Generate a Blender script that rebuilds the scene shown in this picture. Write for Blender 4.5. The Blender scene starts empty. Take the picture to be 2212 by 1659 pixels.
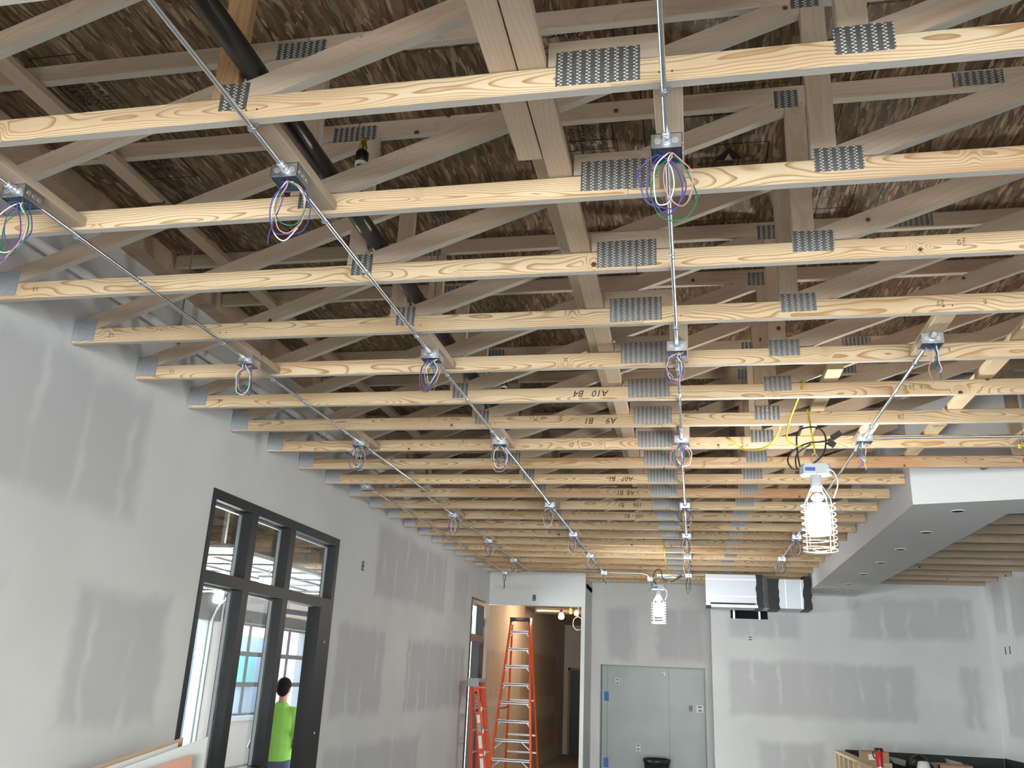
import bpy, bmesh, math, random
from mathutils import Vector, Matrix
random.seed(7)
R = math.radians
SC = bpy.context.scene
COL = SC.collection

# ------------------------------------------------------------------ camera
cam_d = bpy.data.cameras.new('camera'); cam = bpy.data.objects.new('camera', cam_d); COL.objects.link(cam)
cam_d.sensor_fit = 'HORIZONTAL'; cam_d.sensor_width = 36.0; cam_d.lens = 36.0 * 1872.0 / 2212.0
cam_d.clip_start = 0.05; cam_d.clip_end = 300
Xr = Vector((0.97986138, 0.19486834, 0.04356604))            # camera right / down / forward in the room
Dn = Vector((-0.02232132, 0.32370896, -0.94589337))
Fw = Vector((-0.19842739, 0.92587193, 0.32153963))
CAMZ = 1.90
Mc = Matrix((Xr, -Dn, -Fw)).transposed().to_4x4(); Mc.translation = (0, 0, CAMZ)
cam.matrix_world = Mc
SC.camera = cam
# ------------------------------------------------------------------ world, lights, exposure
W = bpy.data.worlds.new('world'); SC.world = W; W.use_nodes = True
wn = W.node_tree; wn.nodes.clear()
wo = wn.nodes.new('ShaderNodeOutputWorld'); wb = wn.nodes.new('ShaderNodeBackground')
sky = wn.nodes.new('ShaderNodeTexSky'); sky.sky_type = 'NISHITA'; sky.sun_disc = False
sky.sun_elevation = R(48); sky.sun_rotation = R(120); sky.air_density = 1.0; sky.dust_density = 2.0
wb.inputs[1].default_value = 1.5
wn.links.new(sky.outputs[0], wb.inputs[0]); wn.links.new(wb.outputs[0], wo.inputs[0])

def area(name, loc, rot, sx, sy, power, color):
    d = bpy.data.lights.new(name, 'AREA'); d.shape = 'RECTANGLE'; d.size = sx; d.size_y = sy
    d.energy = power; d.color = color
    o = bpy.data.objects.new(name, d); COL.objects.link(o); o.location = loc; o.rotation_euler = rot
    return o
# daylight arriving through the glazed shop front behind the camera
area('shopfront_daylight', (0.4, -10.0, 1.55), (R(90), 0, 0), 7.0, 2.7, 1200, (0.85, 0.93, 1.0))
area('side_fill', (4.44, -4.6, 1.6), (R(90), 0, R(90)), 5.6, 2.6, 300, (0.62, 0.81, 1.0))  # added bluish fill from the right, brightens the left wall
# daylight entering the neighbouring room through its open overhead door
area('patio_daylight', (-9.05, 13.15, 1.4), (R(90), 0, R(-90)), 3.2, 2.5, 1700, (0.90, 0.95, 1.0))
SC.view_settings.view_transform = 'Standard'; SC.view_settings.look = 'None'
SC.view_settings.exposure = 0.33; SC.view_settings.gamma = 1.0
try: SC.view_settings.use_curve_mapping = False
except Exception: pass
SC.cycles.use_denoising = True
SC.cycles.max_bounces = 8; SC.cycles.diffuse_bounces = 5; SC.cycles.transparent_max_bounces = 12
SC.cycles.sample_clamp_indirect = 6.0

# ------------------------------------------------------------------ material helpers
def newmat(name):
    m = bpy.data.materials.new(name); m.use_nodes = True
    nt = m.node_tree; b = nt.nodes['Principled BSDF']
    return m, nt, b
def nd(nt, typ, ins=None, **kw):
    n = nt.nodes.new(typ)
    for k, v in kw.items(): setattr(n, k, v)
    for k, v in (ins or {}).items():
        s = n.inputs[k]
        if hasattr(v, 'is_output') or isinstance(v, bpy.types.NodeSocket): nt.links.new(v, s)
        else: s.default_value = v
    return n
def mth(nt, op, a, b=0.0, c=0.0):
    n = nd(nt, 'ShaderNodeMath', {0: a, 1: b, 2: c}, operation=op); return n.outputs[0]
def vm(nt, op, a, b=(0, 0, 0)):
    n = nd(nt, 'ShaderNodeVectorMath', {0: a, 1: b}, operation=op); return n.outputs[0]
def smooth(nt, v, lo, hi, a=0.0, b=1.0):
    n = nd(nt, 'ShaderNodeMapRange', {0: v, 1: lo, 2: hi, 3: a, 4: b}, interpolation_type='SMOOTHSTEP'); return n.outputs[0]
def mixc(nt, f, a, b, blend='MIX'):
    n = nt.nodes.new('ShaderNodeMix'); n.data_type = 'RGBA'; n.blend_type = blend
    for i, v in ((0, f), (6, a), (7, b)):
        if isinstance(v, bpy.types.NodeSocket): nt.links.new(v, n.inputs[i])
        else: n.inputs[i].default_value = (v if i == 0 else (tuple(v) + (1,))[:4])
    return n.outputs[2]
def noise(nt, vec, scale, detail=2.0, rough=0.5):
    return nd(nt, 'ShaderNodeTexNoise', {'Vector': vec, 'Scale': scale, 'Detail': detail, 'Roughness': rough})
def simple(name, col, rough=0.6, metal=0.0, var=0.08, nscale=8.0, bump=0.0, emit=None, estr=0.0, alpha=None, coat=0.0):
    m, nt, b = newmat(name)
    tc = nt.nodes.new('ShaderNodeTexCoord').outputs['Object']
    nz = noise(nt, tc, nscale, 3.0).outputs[0]
    dark = tuple(c * (1 - var) for c in col); lite = tuple(min(1, c * (1 + var)) for c in col)
    nt.links.new(mixc(nt, nz, dark, lite), b.inputs['Base Color'])
    b.inputs['Roughness'].default_value = rough; b.inputs['Metallic'].default_value = metal
    if coat: b.inputs['Coat Weight'].default_value = coat
    if emit: b.inputs['Emission Color'].default_value = tuple(emit) + (1,); b.inputs['Emission Strength'].default_value = estr
    if bump:
        bp = nd(nt, 'ShaderNodeBump', {'Strength': bump, 'Distance': 0.005, 'Height': nz}); nt.links.new(bp.outputs[0], b.inputs['Normal'])
    return m

def wood_mat(name, c_lite, c_mid, c_dark, ring=0.011, knots=0.70, redd=0.35, grey=None, contrast=1.0):
    """sawn softwood, grain along local X, shifted per object"""
    m, nt, b = newmat(name)
    tc = nt.nodes.new('ShaderNodeTexCoord').outputs['Object']
    rnd = nt.nodes.new('ShaderNodeObjectInfo').outputs['Random']
    rv = nd(nt, 'ShaderNodeTexWhiteNoise', {'W': rnd}, noise_dimensions='1D')
    off = vm(nt, 'MULTIPLY', rv.outputs['Color'], (37.0, 0.0, 0.0))
    p = vm(nt, 'ADD', tc, off)
    # knots
    kv = nd(nt, 'ShaderNodeTexVoronoi', {'Vector': vm(nt, 'MULTIPLY', p, (1.0, 0.12, 1.0)), 'Scale': 6.5, 'Randomness': 1.0}, feature='F1')
    keep = mth(nt, 'GREATER_THAN', nd(nt, 'ShaderNodeSeparateColor', {0: kv.outputs['Color']}).outputs[0], knots)
    kd = kv.outputs['Distance']
    swirl = mth(nt, 'MULTIPLY', smooth(nt, kd, 0.0, 0.40, 1.0, 0.0), keep)
    kmask = mth(nt, 'MULTIPLY', smooth(nt, kd, 0.065, 0.105, 1.0, 0.0), keep)
    # growth rings
    ps = vm(nt, 'MULTIPLY', p, (1.3, 4.0, 4.0))
    wob = noise(nt, ps, 1.0, 2.0, 0.5).outputs['Color']
    wob = vm(nt, 'MULTIPLY', vm(nt, 'SUBTRACT', wob, (0.5, 0.5, 0.5)), (0.0, 0.13, 0.13))
    cen = vm(nt, 'ADD', vm(nt, 'MULTIPLY', vm(nt, 'SUBTRACT', rv.outputs['Color'], (0.5, 0.5, 0.5)), (0.0, 0.05, 0.07)), (0.0, 0.050, -0.0445))
    q = vm(nt, 'ADD', vm(nt, 'ADD', p, wob), cen)
    q = vm(nt, 'MULTIPLY', q, (0.0, 1.0, 1.0))
    rl = nd(nt, 'ShaderNodeVectorMath', {0: q}, operation='LENGTH').outputs['Value']
    rl = mth(nt, 'ADD', rl, mth(nt, 'MULTIPLY', swirl, 0.03))
    ph = mth(nt, 'FRACT', mth(nt, 'DIVIDE', rl, ring))
    late = smooth(nt, ph, mth(nt, 'ADD', 0.30, mth(nt, 'MULTIPLY', noise(nt, vm(nt, 'MULTIPLY', p, (0.7, 11.0, 11.0)), 1.0, 1.0).outputs[0], 0.5)), 0.95, 0.0, 1.0)
    edge = smooth(nt, ph, 0.95, 1.0, 1.0, 0.0)
    late = mth(nt, 'MULTIPLY', mth(nt, 'MULTIPLY', late, edge), contrast)
    fine = noise(nt, vm(nt, 'MULTIPLY', p, (6.0, 320.0, 320.0)), 1.0, 2.0).outputs[0]
    big = noise(nt, vm(nt, 'MULTIPLY', p, (1.1, 9.0, 9.0)), 1.0, 2.0).outputs[0]
    base = mixc(nt, smooth(nt, big, 0.35, 0.7), c_lite, tuple(c_lite[i] * 0.55 + c_mid[i] * 0.45 for i in range(3)))
    col = mixc(nt, late, base, c_mid)
    col = mixc(nt, mth(nt, 'MULTIPLY', smooth(nt, fine, 0.45, 0.75), 0.20), col, c_mid)
    sep = nd(nt, 'ShaderNodeSeparateColor', {0: rv.outputs['Color']})
    red = smooth(nt, sep.outputs[1], 1 - redd, 1.0, 0.0, 0.75)
    band = smooth(nt, noise(nt, vm(nt, 'MULTIPLY', p, (0.8, 14.0, 14.0)), 1.0, 1.0).outputs[0], 0.42, 0.62)
    col = mixc(nt, mth(nt, 'MULTIPLY', red, band), col, (0.46, 0.225, 0.105))
    col = mixc(nt, mth(nt, 'MULTIPLY', swirl, 0.25), col, c_mid)
    col = mixc(nt, kmask, col, c_dark)
    tone = smooth(nt, sep.outputs[2], 0.0, 1.0, 0.84, 1.06)
    hv = nd(nt, 'ShaderNodeHueSaturation', {'Value': tone, 'Color': col}); col = hv.outputs[0]
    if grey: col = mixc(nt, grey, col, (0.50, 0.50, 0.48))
    nt.links.new(col, b.inputs['Base Color'])
    b.inputs['Roughness'].default_value = 0.72; b.inputs['Specular IOR Level'].default_value = 0.25
    bp = nd(nt, 'ShaderNodeBump', {'Strength': 0.12, 'Distance': 0.002, 'Height': fine}); nt.links.new(bp.outputs[0], b.inputs['Normal'])
    return m

PINE = wood_mat('pine_chord', (0.74, 0.565, 0.355), (0.42, 0.235, 0.095), (0.11, 0.038, 0.015), ring=0.0075)
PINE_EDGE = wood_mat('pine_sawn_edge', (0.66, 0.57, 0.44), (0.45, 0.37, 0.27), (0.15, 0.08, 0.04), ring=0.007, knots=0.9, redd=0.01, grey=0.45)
SPRUCE = wood_mat('spruce_web', (0.53, 0.41, 0.295), (0.41, 0.295, 0.195), (0.10, 0.045, 0.025), ring=0.016, knots=0.74, redd=0.12, contrast=0.45)
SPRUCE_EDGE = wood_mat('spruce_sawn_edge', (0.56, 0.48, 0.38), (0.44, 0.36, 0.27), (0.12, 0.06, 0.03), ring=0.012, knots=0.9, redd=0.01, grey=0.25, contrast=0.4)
BROWNW = wood_mat('brown_web', (0.50, 0.30, 0.15), (0.36, 0.18, 0.08), (0.12, 0.05, 0.02), ring=0.009, knots=0.85, redd=0.9, contrast=0.7)
CLEAN = wood_mat('clean_stud', (0.74, 0.60, 0.40), (0.58, 0.42, 0.24), (0.15, 0.07, 0.03), ring=0.014, knots=0.82, redd=0.02, contrast=0.6)

def osb_mat():
    m, nt, b = newmat('oriented_strand_board')
    tc = nt.nodes.new('ShaderNodeTexCoord').outputs['Object']
    rnd = nt.nodes.new('ShaderNodeObjectInfo').outputs['Random']
    rv = nd(nt, 'ShaderNodeTexWhiteNoise', {'W': rnd}, noise_dimensions='1D').outputs['Color']
    p = vm(nt, 'ADD', vm(nt, 'MULTIPLY', tc, (1, 1, 0)), vm(nt, 'MULTIPLY', rv, (50, 50, 0)))
    wp = vm(nt, 'ADD', p, vm(nt, 'MULTIPLY', vm(nt, 'SUBTRACT', noise(nt, p, 5.0, 2.0).outputs['Color'], (.5, .5, .5)), (0.035, 0.035, 0)))
    col = None
    pal = [(0.058, 0.031, 0.014), (0.105, 0.060, 0.029), (0.155, 0.095, 0.049), (0.23, 0.15, 0.083), (0.40, 0.28, 0.17)]
    for i, (ang, sx, sy, keep) in enumerate(((80, 62, 10, -1.0), (58, 50, 8, 0.42), (104, 58, 9, 0.5), (70, 75, 11, 0.45), (25, 46, 8, 0.66), (140, 44, 8, 0.72))):
        mp = nd(nt, 'ShaderNodeMapping', {'Vector': wp, 'Location': (i * 3.7, i * 1.9, 0), 'Rotation': (0, 0, R(90 - ang)), 'Scale': (sx, sy, 1)}, vector_type='POINT').outputs[0]
        v = nd(nt, 'ShaderNodeTexVoronoi', {'Vector': mp, 'Scale': 1.0, 'Randomness': 1.0}, feature='F1', voronoi_dimensions='2D')
        s = nd(nt, 'ShaderNodeSeparateColor', {0: v.outputs['Color']})
        cr = nt.nodes.new('ShaderNodeValToRGB'); nt.links.new(s.outputs[0], cr.inputs[0])
        els = cr.color_ramp.elements
        els[0].color = pal[0] + (1,); els[0].position = 0.0
        els[1].color = pal[4] + (1,); els[1].position = 1.0
        for pos, c in ((0.22, pal[1]), (0.55, pal[2]), (0.85, pal[3])):
            e = els.new(pos); e.color = c + (1,)
        c = cr.outputs[0]
        c = mixc(nt, smooth(nt, v.outputs['Distance'], 0.35, 0.75, 0.0, 0.55), c, (0.045, 0.024, 0.012))
        if col is None: col = c
        else:
            f = mth(nt, 'MULTIPLY', mth(nt, 'GREATER_THAN', s.outputs[1], keep), smooth(nt, v.outputs['Distance'], 0.50, 0.62, 1.0, 0.0))
            col = mixc(nt, f, col, c)
    fib = noise(nt, vm(nt, 'MULTIPLY', wp, (160, 14, 1)), 1.0, 2.0).outputs[0]
    col = mixc(nt, smooth(nt, fib, 0.5, 0.8, 0, 0.35), col, (0.08, 0.045, 0.022))
    nt.links.new(col, b.inputs['Base Color']); b.inputs['Roughness'].default_value = 0.6
    bp = nd(nt, 'ShaderNodeBump', {'Strength': 0.25, 'Distance': 0.003, 'Height': fib}); nt.links.new(bp.outputs[0], b.inputs['Normal'])
    return m
OSB = osb_mat()

def drywall_mat(name, axis, rects, mud=(0.66, 0.66, 0.64), paper=(0.525, 0.525, 0.515), stud=0.0, strk=0.75):
    """unpainted board: grey paper fields (rects in wall coordinates) among paler joint compound"""
    m, nt, b = newmat(name)
    pos = nt.nodes.new('ShaderNodeNewGeometry').outputs['Position']
    sp = nd(nt, 'ShaderNodeSeparateXYZ', {0: pos})
    u = sp.outputs['XYZ'.index(axis)]; v = sp.outputs[2]
    uv = nd(nt, 'ShaderNodeCombineXYZ', {0: u, 1: v}).outputs[0]
    w1 = nd(nt, 'ShaderNodeSeparateColor', {0: noise(nt, uv, 3.5, 3.0).outputs['Color']})
    uw = mth(nt, 'ADD', u, mth(nt, 'MULTIPLY', mth(nt, 'SUBTRACT', w1.outputs[0], 0.5), 0.20))
    vw = mth(nt, 'ADD', v, mth(nt, 'MULTIPLY', mth(nt, 'SUBTRACT', w1.outputs[1], 0.5), 0.16))
    mask = None
    for (u0, u1, v0, v1, s) in rects:
        du = mth(nt, 'SUBTRACT', mth(nt, 'ABSOLUTE', mth(nt, 'SUBTRACT', uw, (u0 + u1) / 2)), abs(u1 - u0) / 2)
        dv = mth(nt, 'SUBTRACT', mth(nt, 'ABSOLUTE', mth(nt, 'SUBTRACT', vw, (v0 + v1) / 2)), abs(v1 - v0) / 2)
        k = smooth(nt, mth(nt, 'MAXIMUM', du, dv), -0.10, 0.05, s, 0.0)
        mask = k if mask is None else mth(nt, 'MAXIMUM', mask, k)
    col = mixc(nt, smooth(nt, noise(nt, uv, 1.3, 3.0).outputs[0], 0.3, 0.7), tuple(c * 0.95 for c in mud), tuple(min(1, c * 1.03) for c in mud))
    if mask is not None:
        fu = mth(nt, 'MULTIPLY', mth(nt, 'ABSOLUTE', mth(nt, 'SUBTRACT', mth(nt, 'FRACT', mth(nt, 'ADD', mth(nt, 'DIVIDE', uw, 0.406), stud)), 0.5)), 0.406)
        st = smooth(nt, fu, 0.0, 0.06, 1.0, 0.0)
        bl = smooth(nt, noise(nt, vm(nt, 'MULTIPLY', uv, (2.4, 2.2, 1)), 1.0, 1.0).outputs[0], 0.36, 0.66)
        fill = mth(nt, 'MULTIPLY', mth(nt, 'MULTIPLY', st, bl), strk)
        pp = mixc(nt, noise(nt, uv, 2.0, 2.0).outputs[0], tuple(c * 0.94 for c in paper), tuple(c * 1.05 for c in paper))
        mask = mth(nt, 'MULTIPLY', mask, mth(nt, 'SUBTRACT', 1.0, fill))
        col = mixc(nt, mask, col, pp)
    nt.links.new(col, b.inputs['Base Color']); b.inputs['Roughness'].default_value = 0.8; b.inputs['Specular IOR Level'].default_value = 0.25
    return m

GALV = simple('galvanised_steel', (0.62, 0.65, 0.68), 0.33, 1.0, 0.10, 30)
EMT = simple('conduit_steel', (0.66, 0.70, 0.74), 0.28, 1.0, 0.06, 20)
BOXIN = simple('box_interior_shade', (0.045, 0.075, 0.115), 0.35, 0.5, 0.25, 25)
DUCTM = simple('duct_sheet_metal', (0.46, 0.48, 0.50), 0.45, 0.9, 0.06, 3)
MASTIC = simple('black_mastic', (0.012, 0.012, 0.013), 0.55, 0, 0.3, 20, 0.4)
BLACKP = simple('black_pipe', (0.010, 0.010, 0.011), 0.28, 0, 0.2, 6)
BRONZE = simple('dark_bronze_frame', (0.011, 0.012, 0.013), 0.5, 0.0, 0.15, 6)
PVC = simple('white_pvc', (0.78, 0.78, 0.77), 0.4, 0, 0.03)
CONC = simple('concrete_floor', (0.33, 0.325, 0.31), 0.75, 0, 0.15, 1.5)
ORANGE = simple('orange_fibreglass', (0.72, 0.085, 0.022), 0.45, 0, 0.10, 5)
ALU = simple('aluminium', (0.72, 0.73, 0.75), 0.35, 0.85, 0.06, 12)
BLACK = simple('black_plastic', (0.012, 0.012, 0.013), 0.4, 0, 0.2, 8)
GREYP = simple('grey_plastic', (0.33, 0.34, 0.35), 0.5)
LGREY = simple('light_grey_paint', (0.55, 0.60, 0.58), 0.4, 0.0, 0.05)
WHITE = simple('white_plastic', (0.80, 0.80, 0.78), 0.4, 0, 0.03)
YEL = simple('yellow_cord', (0.70, 0.47, 0.03), 0.5, 0, 0.1)
RED = simple('red_plastic', (0.55, 0.02, 0.02), 0.35, 0, 0.1)
BLUE = simple('blue_tape', (0.03, 0.12, 0.42), 0.5, 0, 0.1)
W_COL = [simple('wire_white', (0.80, 0.79, 0.76), 0.4), simple('wire_violet', (0.07, 0.06, 0.26), 0.4), simple('wire_pink', (0.62, 0.27, 0.28), 0.4),
         simple('wire_green', (0.01, 0.20, 0.09), 0.4), simple('wire_violet_dark', (0.09, 0.07, 0.24), 0.4), simple('wire_black', (0.02, 0.02, 0.022), 0.4)]
CARD = simple('cardboard', (0.42, 0.28, 0.17), 0.8, 0, 0.08, 6)
INK = simple('black_ink', (0.012, 0.010, 0.008), 0.8)
INKD = simple('faded_ink', (0.016, 0.012, 0.010), 0.9)
GREENL = simple('green_ink', (0.01, 0.07, 0.03), 0.8)
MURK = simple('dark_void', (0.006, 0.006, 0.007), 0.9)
GYP = simple('gypsum_paper', (0.42, 0.41, 0.39), 0.8, 0, 0.05, 4)
GYPC = simple('gypsum_core', (0.72, 0.70, 0.66), 0.9, 0, 0.05, 20)
ORPAPER = simple('orange_faced_paper', (0.36, 0.17, 0.11), 0.7, 0, 0.12, 9)
BROWNP = simple('brown_board_paper', (0.36, 0.23, 0.13), 0.8, 0, 0.1, 9)

def plate_mat():
    m, nt, b = newmat('toothed_plate')
    tc = nt.nodes.new('ShaderNodeTexCoord').outputs['Object']
    s = nd(nt, 'ShaderNodeSeparateXYZ', {0: tc}); x, z = s.outputs[0], s.outputs[2]
    cx = mth(nt, 'FRACT', mth(nt, 'ADD', mth(nt, 'DIVIDE', x, 0.0285), 0.5)); ci = mth(nt, 'FLOOR', mth(nt, 'ADD', mth(nt, 'DIVIDE', x, 0.0285), 0.5))
    sh = mth(nt, 'MULTIPLY', mth(nt, 'GREATER_THAN', cx, 0.5), 0.5)
    cz = mth(nt, 'FRACT', mth(nt, 'ADD', mth(nt, 'ADD', mth(nt, 'DIVIDE', z, 0.0125), sh), mth(nt, 'MULTIPLY', ci, 0.37)))
    inx = smooth(nt, mth(nt, 'ABSOLUTE', mth(nt, 'SUBTRACT', cx, 0.5)), 0.23, 0.28, 1.0, 0.0)
    inz = smooth(nt, mth(nt, 'ABSOLUTE', mth(nt, 'SUBTRACT', cz, 0.5)), 0.15, 0.25, 1.0, 0.0)
    hole = mth(nt, 'MULTIPLY', inx, inz)
    nz = noise(nt, tc, 40.0, 2.0).outputs[0]
    metal = mixc(nt, nz, (0.22, 0.225, 0.23), (0.34, 0.345, 0.35))
    col = mixc(nt, hole, metal, (0.70, 0.64, 0.50))
    nt.links.new(col, b.inputs['Base Color'])
    nt.links.new(mth(nt, 'SUBTRACT', 0.9, mth(nt, 'MULTIPLY', hole, 0.7)), b.inputs['Metallic'])
    b.inputs['Roughness'].default_value = 0.42
    bp = nd(nt, 'ShaderNodeBump', {'Strength': 0.7, 'Distance': 0.003, 'Height': hole}); nt.links.new(bp.outputs[0], b.inputs['Normal'])
    return m
PLATE = plate_mat()
PLATE_PLAIN = simple('plain_galvanised_plate', (0.50, 0.52, 0.54), 0.5, 0.8, 0.22, 40, 0.2)

def glass_mat(name, tint=(1, 1, 1), refl=0.10):
    m = bpy.data.materials.new(name); m.use_nodes = True; nt = m.node_tree; nt.nodes.clear()
    o = nt.nodes.new('ShaderNodeOutputMaterial'); t = nt.nodes.new('ShaderNodeBsdfTransparent'); g = nt.nodes.new('ShaderNodeBsdfGlossy')
    t.inputs[0].default_value = tuple(tint) + (1,); g.inputs['Roughness'].default_value = 0.02
    lw = nt.nodes.new('ShaderNodeLayerWeight'); lw.inputs[0].default_value = 0.25
    f = mth(nt, 'ADD', mth(nt, 'MULTIPLY', lw.outputs['Fresnel'], 0.35), refl * 0.3)
    mx = nt.nodes.new('ShaderNodeMixShader'); nt.links.new(f, mx.inputs[0]); nt.links.new(t.outputs[0], mx.inputs[1]); nt.links.new(g.outputs[0], mx.inputs[2])
    nt.links.new(mx.outputs[0], o.inputs[0])
    return m
GLASS = glass_mat('window_glass', (0.95, 0.97, 0.97))

# ------------------------------------------------------------------ mesh helpers
class MB:
    """collects faces; build() makes ONE mesh object"""
    def __init__(s): s.v = []; s.f = []; s.mi = []; s.sm = []
    def add(s, vs, fs, mi=0, smooth=False):
        n = len(s.v); s.v += [tuple(p) for p in vs]
        for f in fs: s.f.append([i + n for i in f]); s.mi.append(mi); s.sm.append(smooth)
        return s
    def box(s, x0, x1, y0, y1, z0, z1, mi=0):
        vs = [(x, y, z) for x in (x0, x1) for y in (y0, y1) for z in (z0, z1)]
        return s.add(vs, [(0, 1, 3, 2), (4, 6, 7, 5), (0, 4, 5, 1), (2, 3, 7, 6), (0, 2, 6, 4), (1, 5, 7, 3)], mi)
    def board(s, L, t, w, mi=0, mi_edge=0, c=0.003):
        """length along X, thickness Y, width Z, eased edges; bottom/top faces use mi_edge"""
        ring = [(c, 0), (t - c, 0), (t, c), (t, w - c), (t - c, w), (c, w), (0, w - c), (0, c)]
        vs = [(0, y, z) for y, z in ring] + [(L, y, z) for y, z in ring]
        n = 8
        for i in range(n):
            j = (i + 1) % n
            e = mi_edge if i in (0, 4) else mi
            s.add([vs[i], vs[j], vs[n + j], vs[n + i]], [(0, 3, 2, 1)], e)
        s.add(vs[:n], [tuple(range(n))], mi); s.add(vs[n:], [tuple(reversed(range(n)))], mi)
        return s
    def beam(s, p0, p1, w, d, up=(0, 0, 1), mi=0):
        p0, p1 = Vector(p0), Vector(p1); t = (p1 - p0).normalized(); up = Vector(up)
        a = t.cross(up).normalized(); b = a.cross(t).normalized()
        vs = [p + a * i * w / 2 + b * j * d / 2 for p in (p0, p1) for i, j in ((-1, -1), (1, -1), (1, 1), (-1, 1))]
        return s.add(vs, [(3, 2, 1, 0), (4, 5, 6, 7), (0, 1, 5, 4), (1, 2, 6, 5), (2, 3, 7, 6), (3, 0, 4, 7)], mi)
    def tube(s, pts, r, seg=8, mi=0, cap=True, closed=False):
        pts = [Vector(p) for p in pts]; n = len(pts); rings = []
        up = Vector((0.123, 0.456, 0.88)).normalized()
        for i, p in enumerate(pts):
            if closed: t = pts[(i + 1) % n] - pts[i - 1]
            else: t = pts[min(i + 1, n - 1)] - pts[max(i - 1, 0)]
            t.normalize()
            a = t.cross(up)
            if a.length < 0.05: a = t.cross(Vector((1, 0, 0)))
            a.normalize(); b = t.cross(a); up = (a.cross(t)).normalized() if False else up
            rr = r[i] if isinstance(r, (list, tuple)) else r
            rings.append([p + (a * math.cos(k * 2 * math.pi / seg) + b * math.sin(k * 2 * math.pi / seg)) * rr for k in range(seg)])
        vs = [q for rg in rings for q in rg]; fs = []
        for i in range(n if closed else n - 1):
            i2 = (i + 1) % n
            for k in range(seg):
                k2 = (k + 1) % seg
                fs.append((i * seg + k, i2 * seg + k, i2 * seg + k2, i * seg + k2))
        s.add(vs, fs, mi, True)
        if cap and not closed:
            s.add(rings[0], [tuple(range(seg))], mi); s.add(rings[-1], [tuple(reversed(range(seg)))], mi)
        return s
    def lathe(s, c, prof, seg=20, mi=0, axis='z'):
        vs = []; c = Vector(c)
        for r, h in prof:
            for k in range(seg):
                a = 2 * math.pi * k / seg
                q = (r * math.cos(a), r * math.sin(a), h)
                if axis == 'y': q = (q[0], q[2], q[1])
                if axis == 'x': q = (q[2], q[0], q[1])
                vs.append(c + Vector(q))
        fs = []
        for i in range(len(prof) - 1):
            for k in range(seg):
                k2 = (k + 1) % seg
                fs.append((i * seg + k, i * seg + k2, (i + 1) * seg + k2, (i + 1) * seg + k))
        s.add(vs, fs, mi, True)
        s.add(vs[:seg], [tuple(reversed(range(seg)))], mi); s.add(vs[-seg:], [tuple(range(seg))], mi)
        return s
    def ell(s, c, r, seg=16, rings=10, rot=None, mi=0):
        vs = []; c = Vector(c)
        for i in range(rings + 1):
            th = math.pi * i / rings
            for k in range(seg):
                a = 2 * math.pi * k / seg
                q = Vector((r[0] * math.sin(th) * math.cos(a), r[1] * math.sin(th) * math.sin(a), r[2] * math.cos(th)))
                if rot: q = rot @ q
                vs.append(c + q)
        fs = [(i * seg + k, (i + 1) * seg + k, (i + 1) * seg + (k + 1) % seg, i * seg + (k + 1) % seg) for i in range(rings) for k in range(seg)]
        return s.add(vs, fs, mi, True)
    def prism(s, poly, y0, y1, mi=0, mi_edge=None, axis='y'):
        """poly in XZ extruded along Y (or XY along Z)"""
        n = len(poly)
        f = (lambda p, d: (p[0], d, p[1])) if axis == 'y' else (lambda p, d: (p[0], p[1], d))
        vs = [f(p, y0) for p in poly] + [f(p, y1) for p in poly]
        flip = axis != 'y'
        A = tuple(range(n)); B = tuple(n + i for i in range(n - 1, -1, -1))
        s.add(vs, [A[::-1], B[::-1]] if flip else [A, B], mi)
        for i in range(n):
            j = (i + 1) % n
            q = (i, n + i, n + j, j)
            s.add([vs[a] for a in q], [(0, 1, 2, 3)] if not flip else [(3, 2, 1, 0)], mi if mi_edge is None else mi_edge)
        return s
    def mesh(s, name, mats, org=(0, 0, 0)):
        me = bpy.data.meshes.new(name)
        o = Vector(org)
        me.from_pydata([tuple(Vector(p) - o) for p in s.v], [], s.f)
        for m in (mats if isinstance(mats, (list, tuple)) else [mats]): me.materials.append(m)
        me.polygons.foreach_set('material_index', s.mi); me.polygons.foreach_set('use_smooth', s.sm)
        me.update()
        return me
    def fixn(s): s._fix = True; return s
    def build(s, name, mats, parent=None, org=None, loc=None):
        """vertices are world coordinates; org = the object's own origin"""
        if org is None: org = tuple(WLOC.get(parent.name, (0, 0, 0))) if parent else (0, 0, 0)
        me = s.mesh(name, mats, org)
        bm = bmesh.new(); bm.from_mesh(me); bmesh.ops.recalc_face_normals(bm, faces=bm.faces[:]); bm.to_mesh(me); bm.free()
        return link(name, me, parent, org)
WLOC = {}
def link(name, me, parent=None, wloc=(0, 0, 0), rot=None):
    o = bpy.data.objects.new(name, me); COL.objects.link(o)
    w = Vector(wloc)
    WLOC[o.name] = w
    if parent:
        o.parent = parent; o.location = w - WLOC[parent.name]
    else: o.location = w
    if rot: o.rotation_euler = rot
    return o
def tag(o, label, cat, group=None, kind=None):
    o['label'] = label; o['category'] = cat
    if group: o['group'] = group
    if kind: o['kind'] = kind
    return o
def thing(name, loc, label, cat, group=None):
    o = bpy.data.objects.new(name, None); COL.objects.link(o); o.location = loc; o.empty_display_size = 0.1
    WLOC[o.name] = Vector(loc)
    return tag(o, label, cat, group)
def struct(o): o['kind'] = 'structure'; return o
def root_struct(name, loc=(0, 0, 0)):
    o = bpy.data.objects.new(name, None); COL.objects.link(o); o.location = loc; WLOC[o.name] = Vector(loc); return struct(o)
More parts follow.
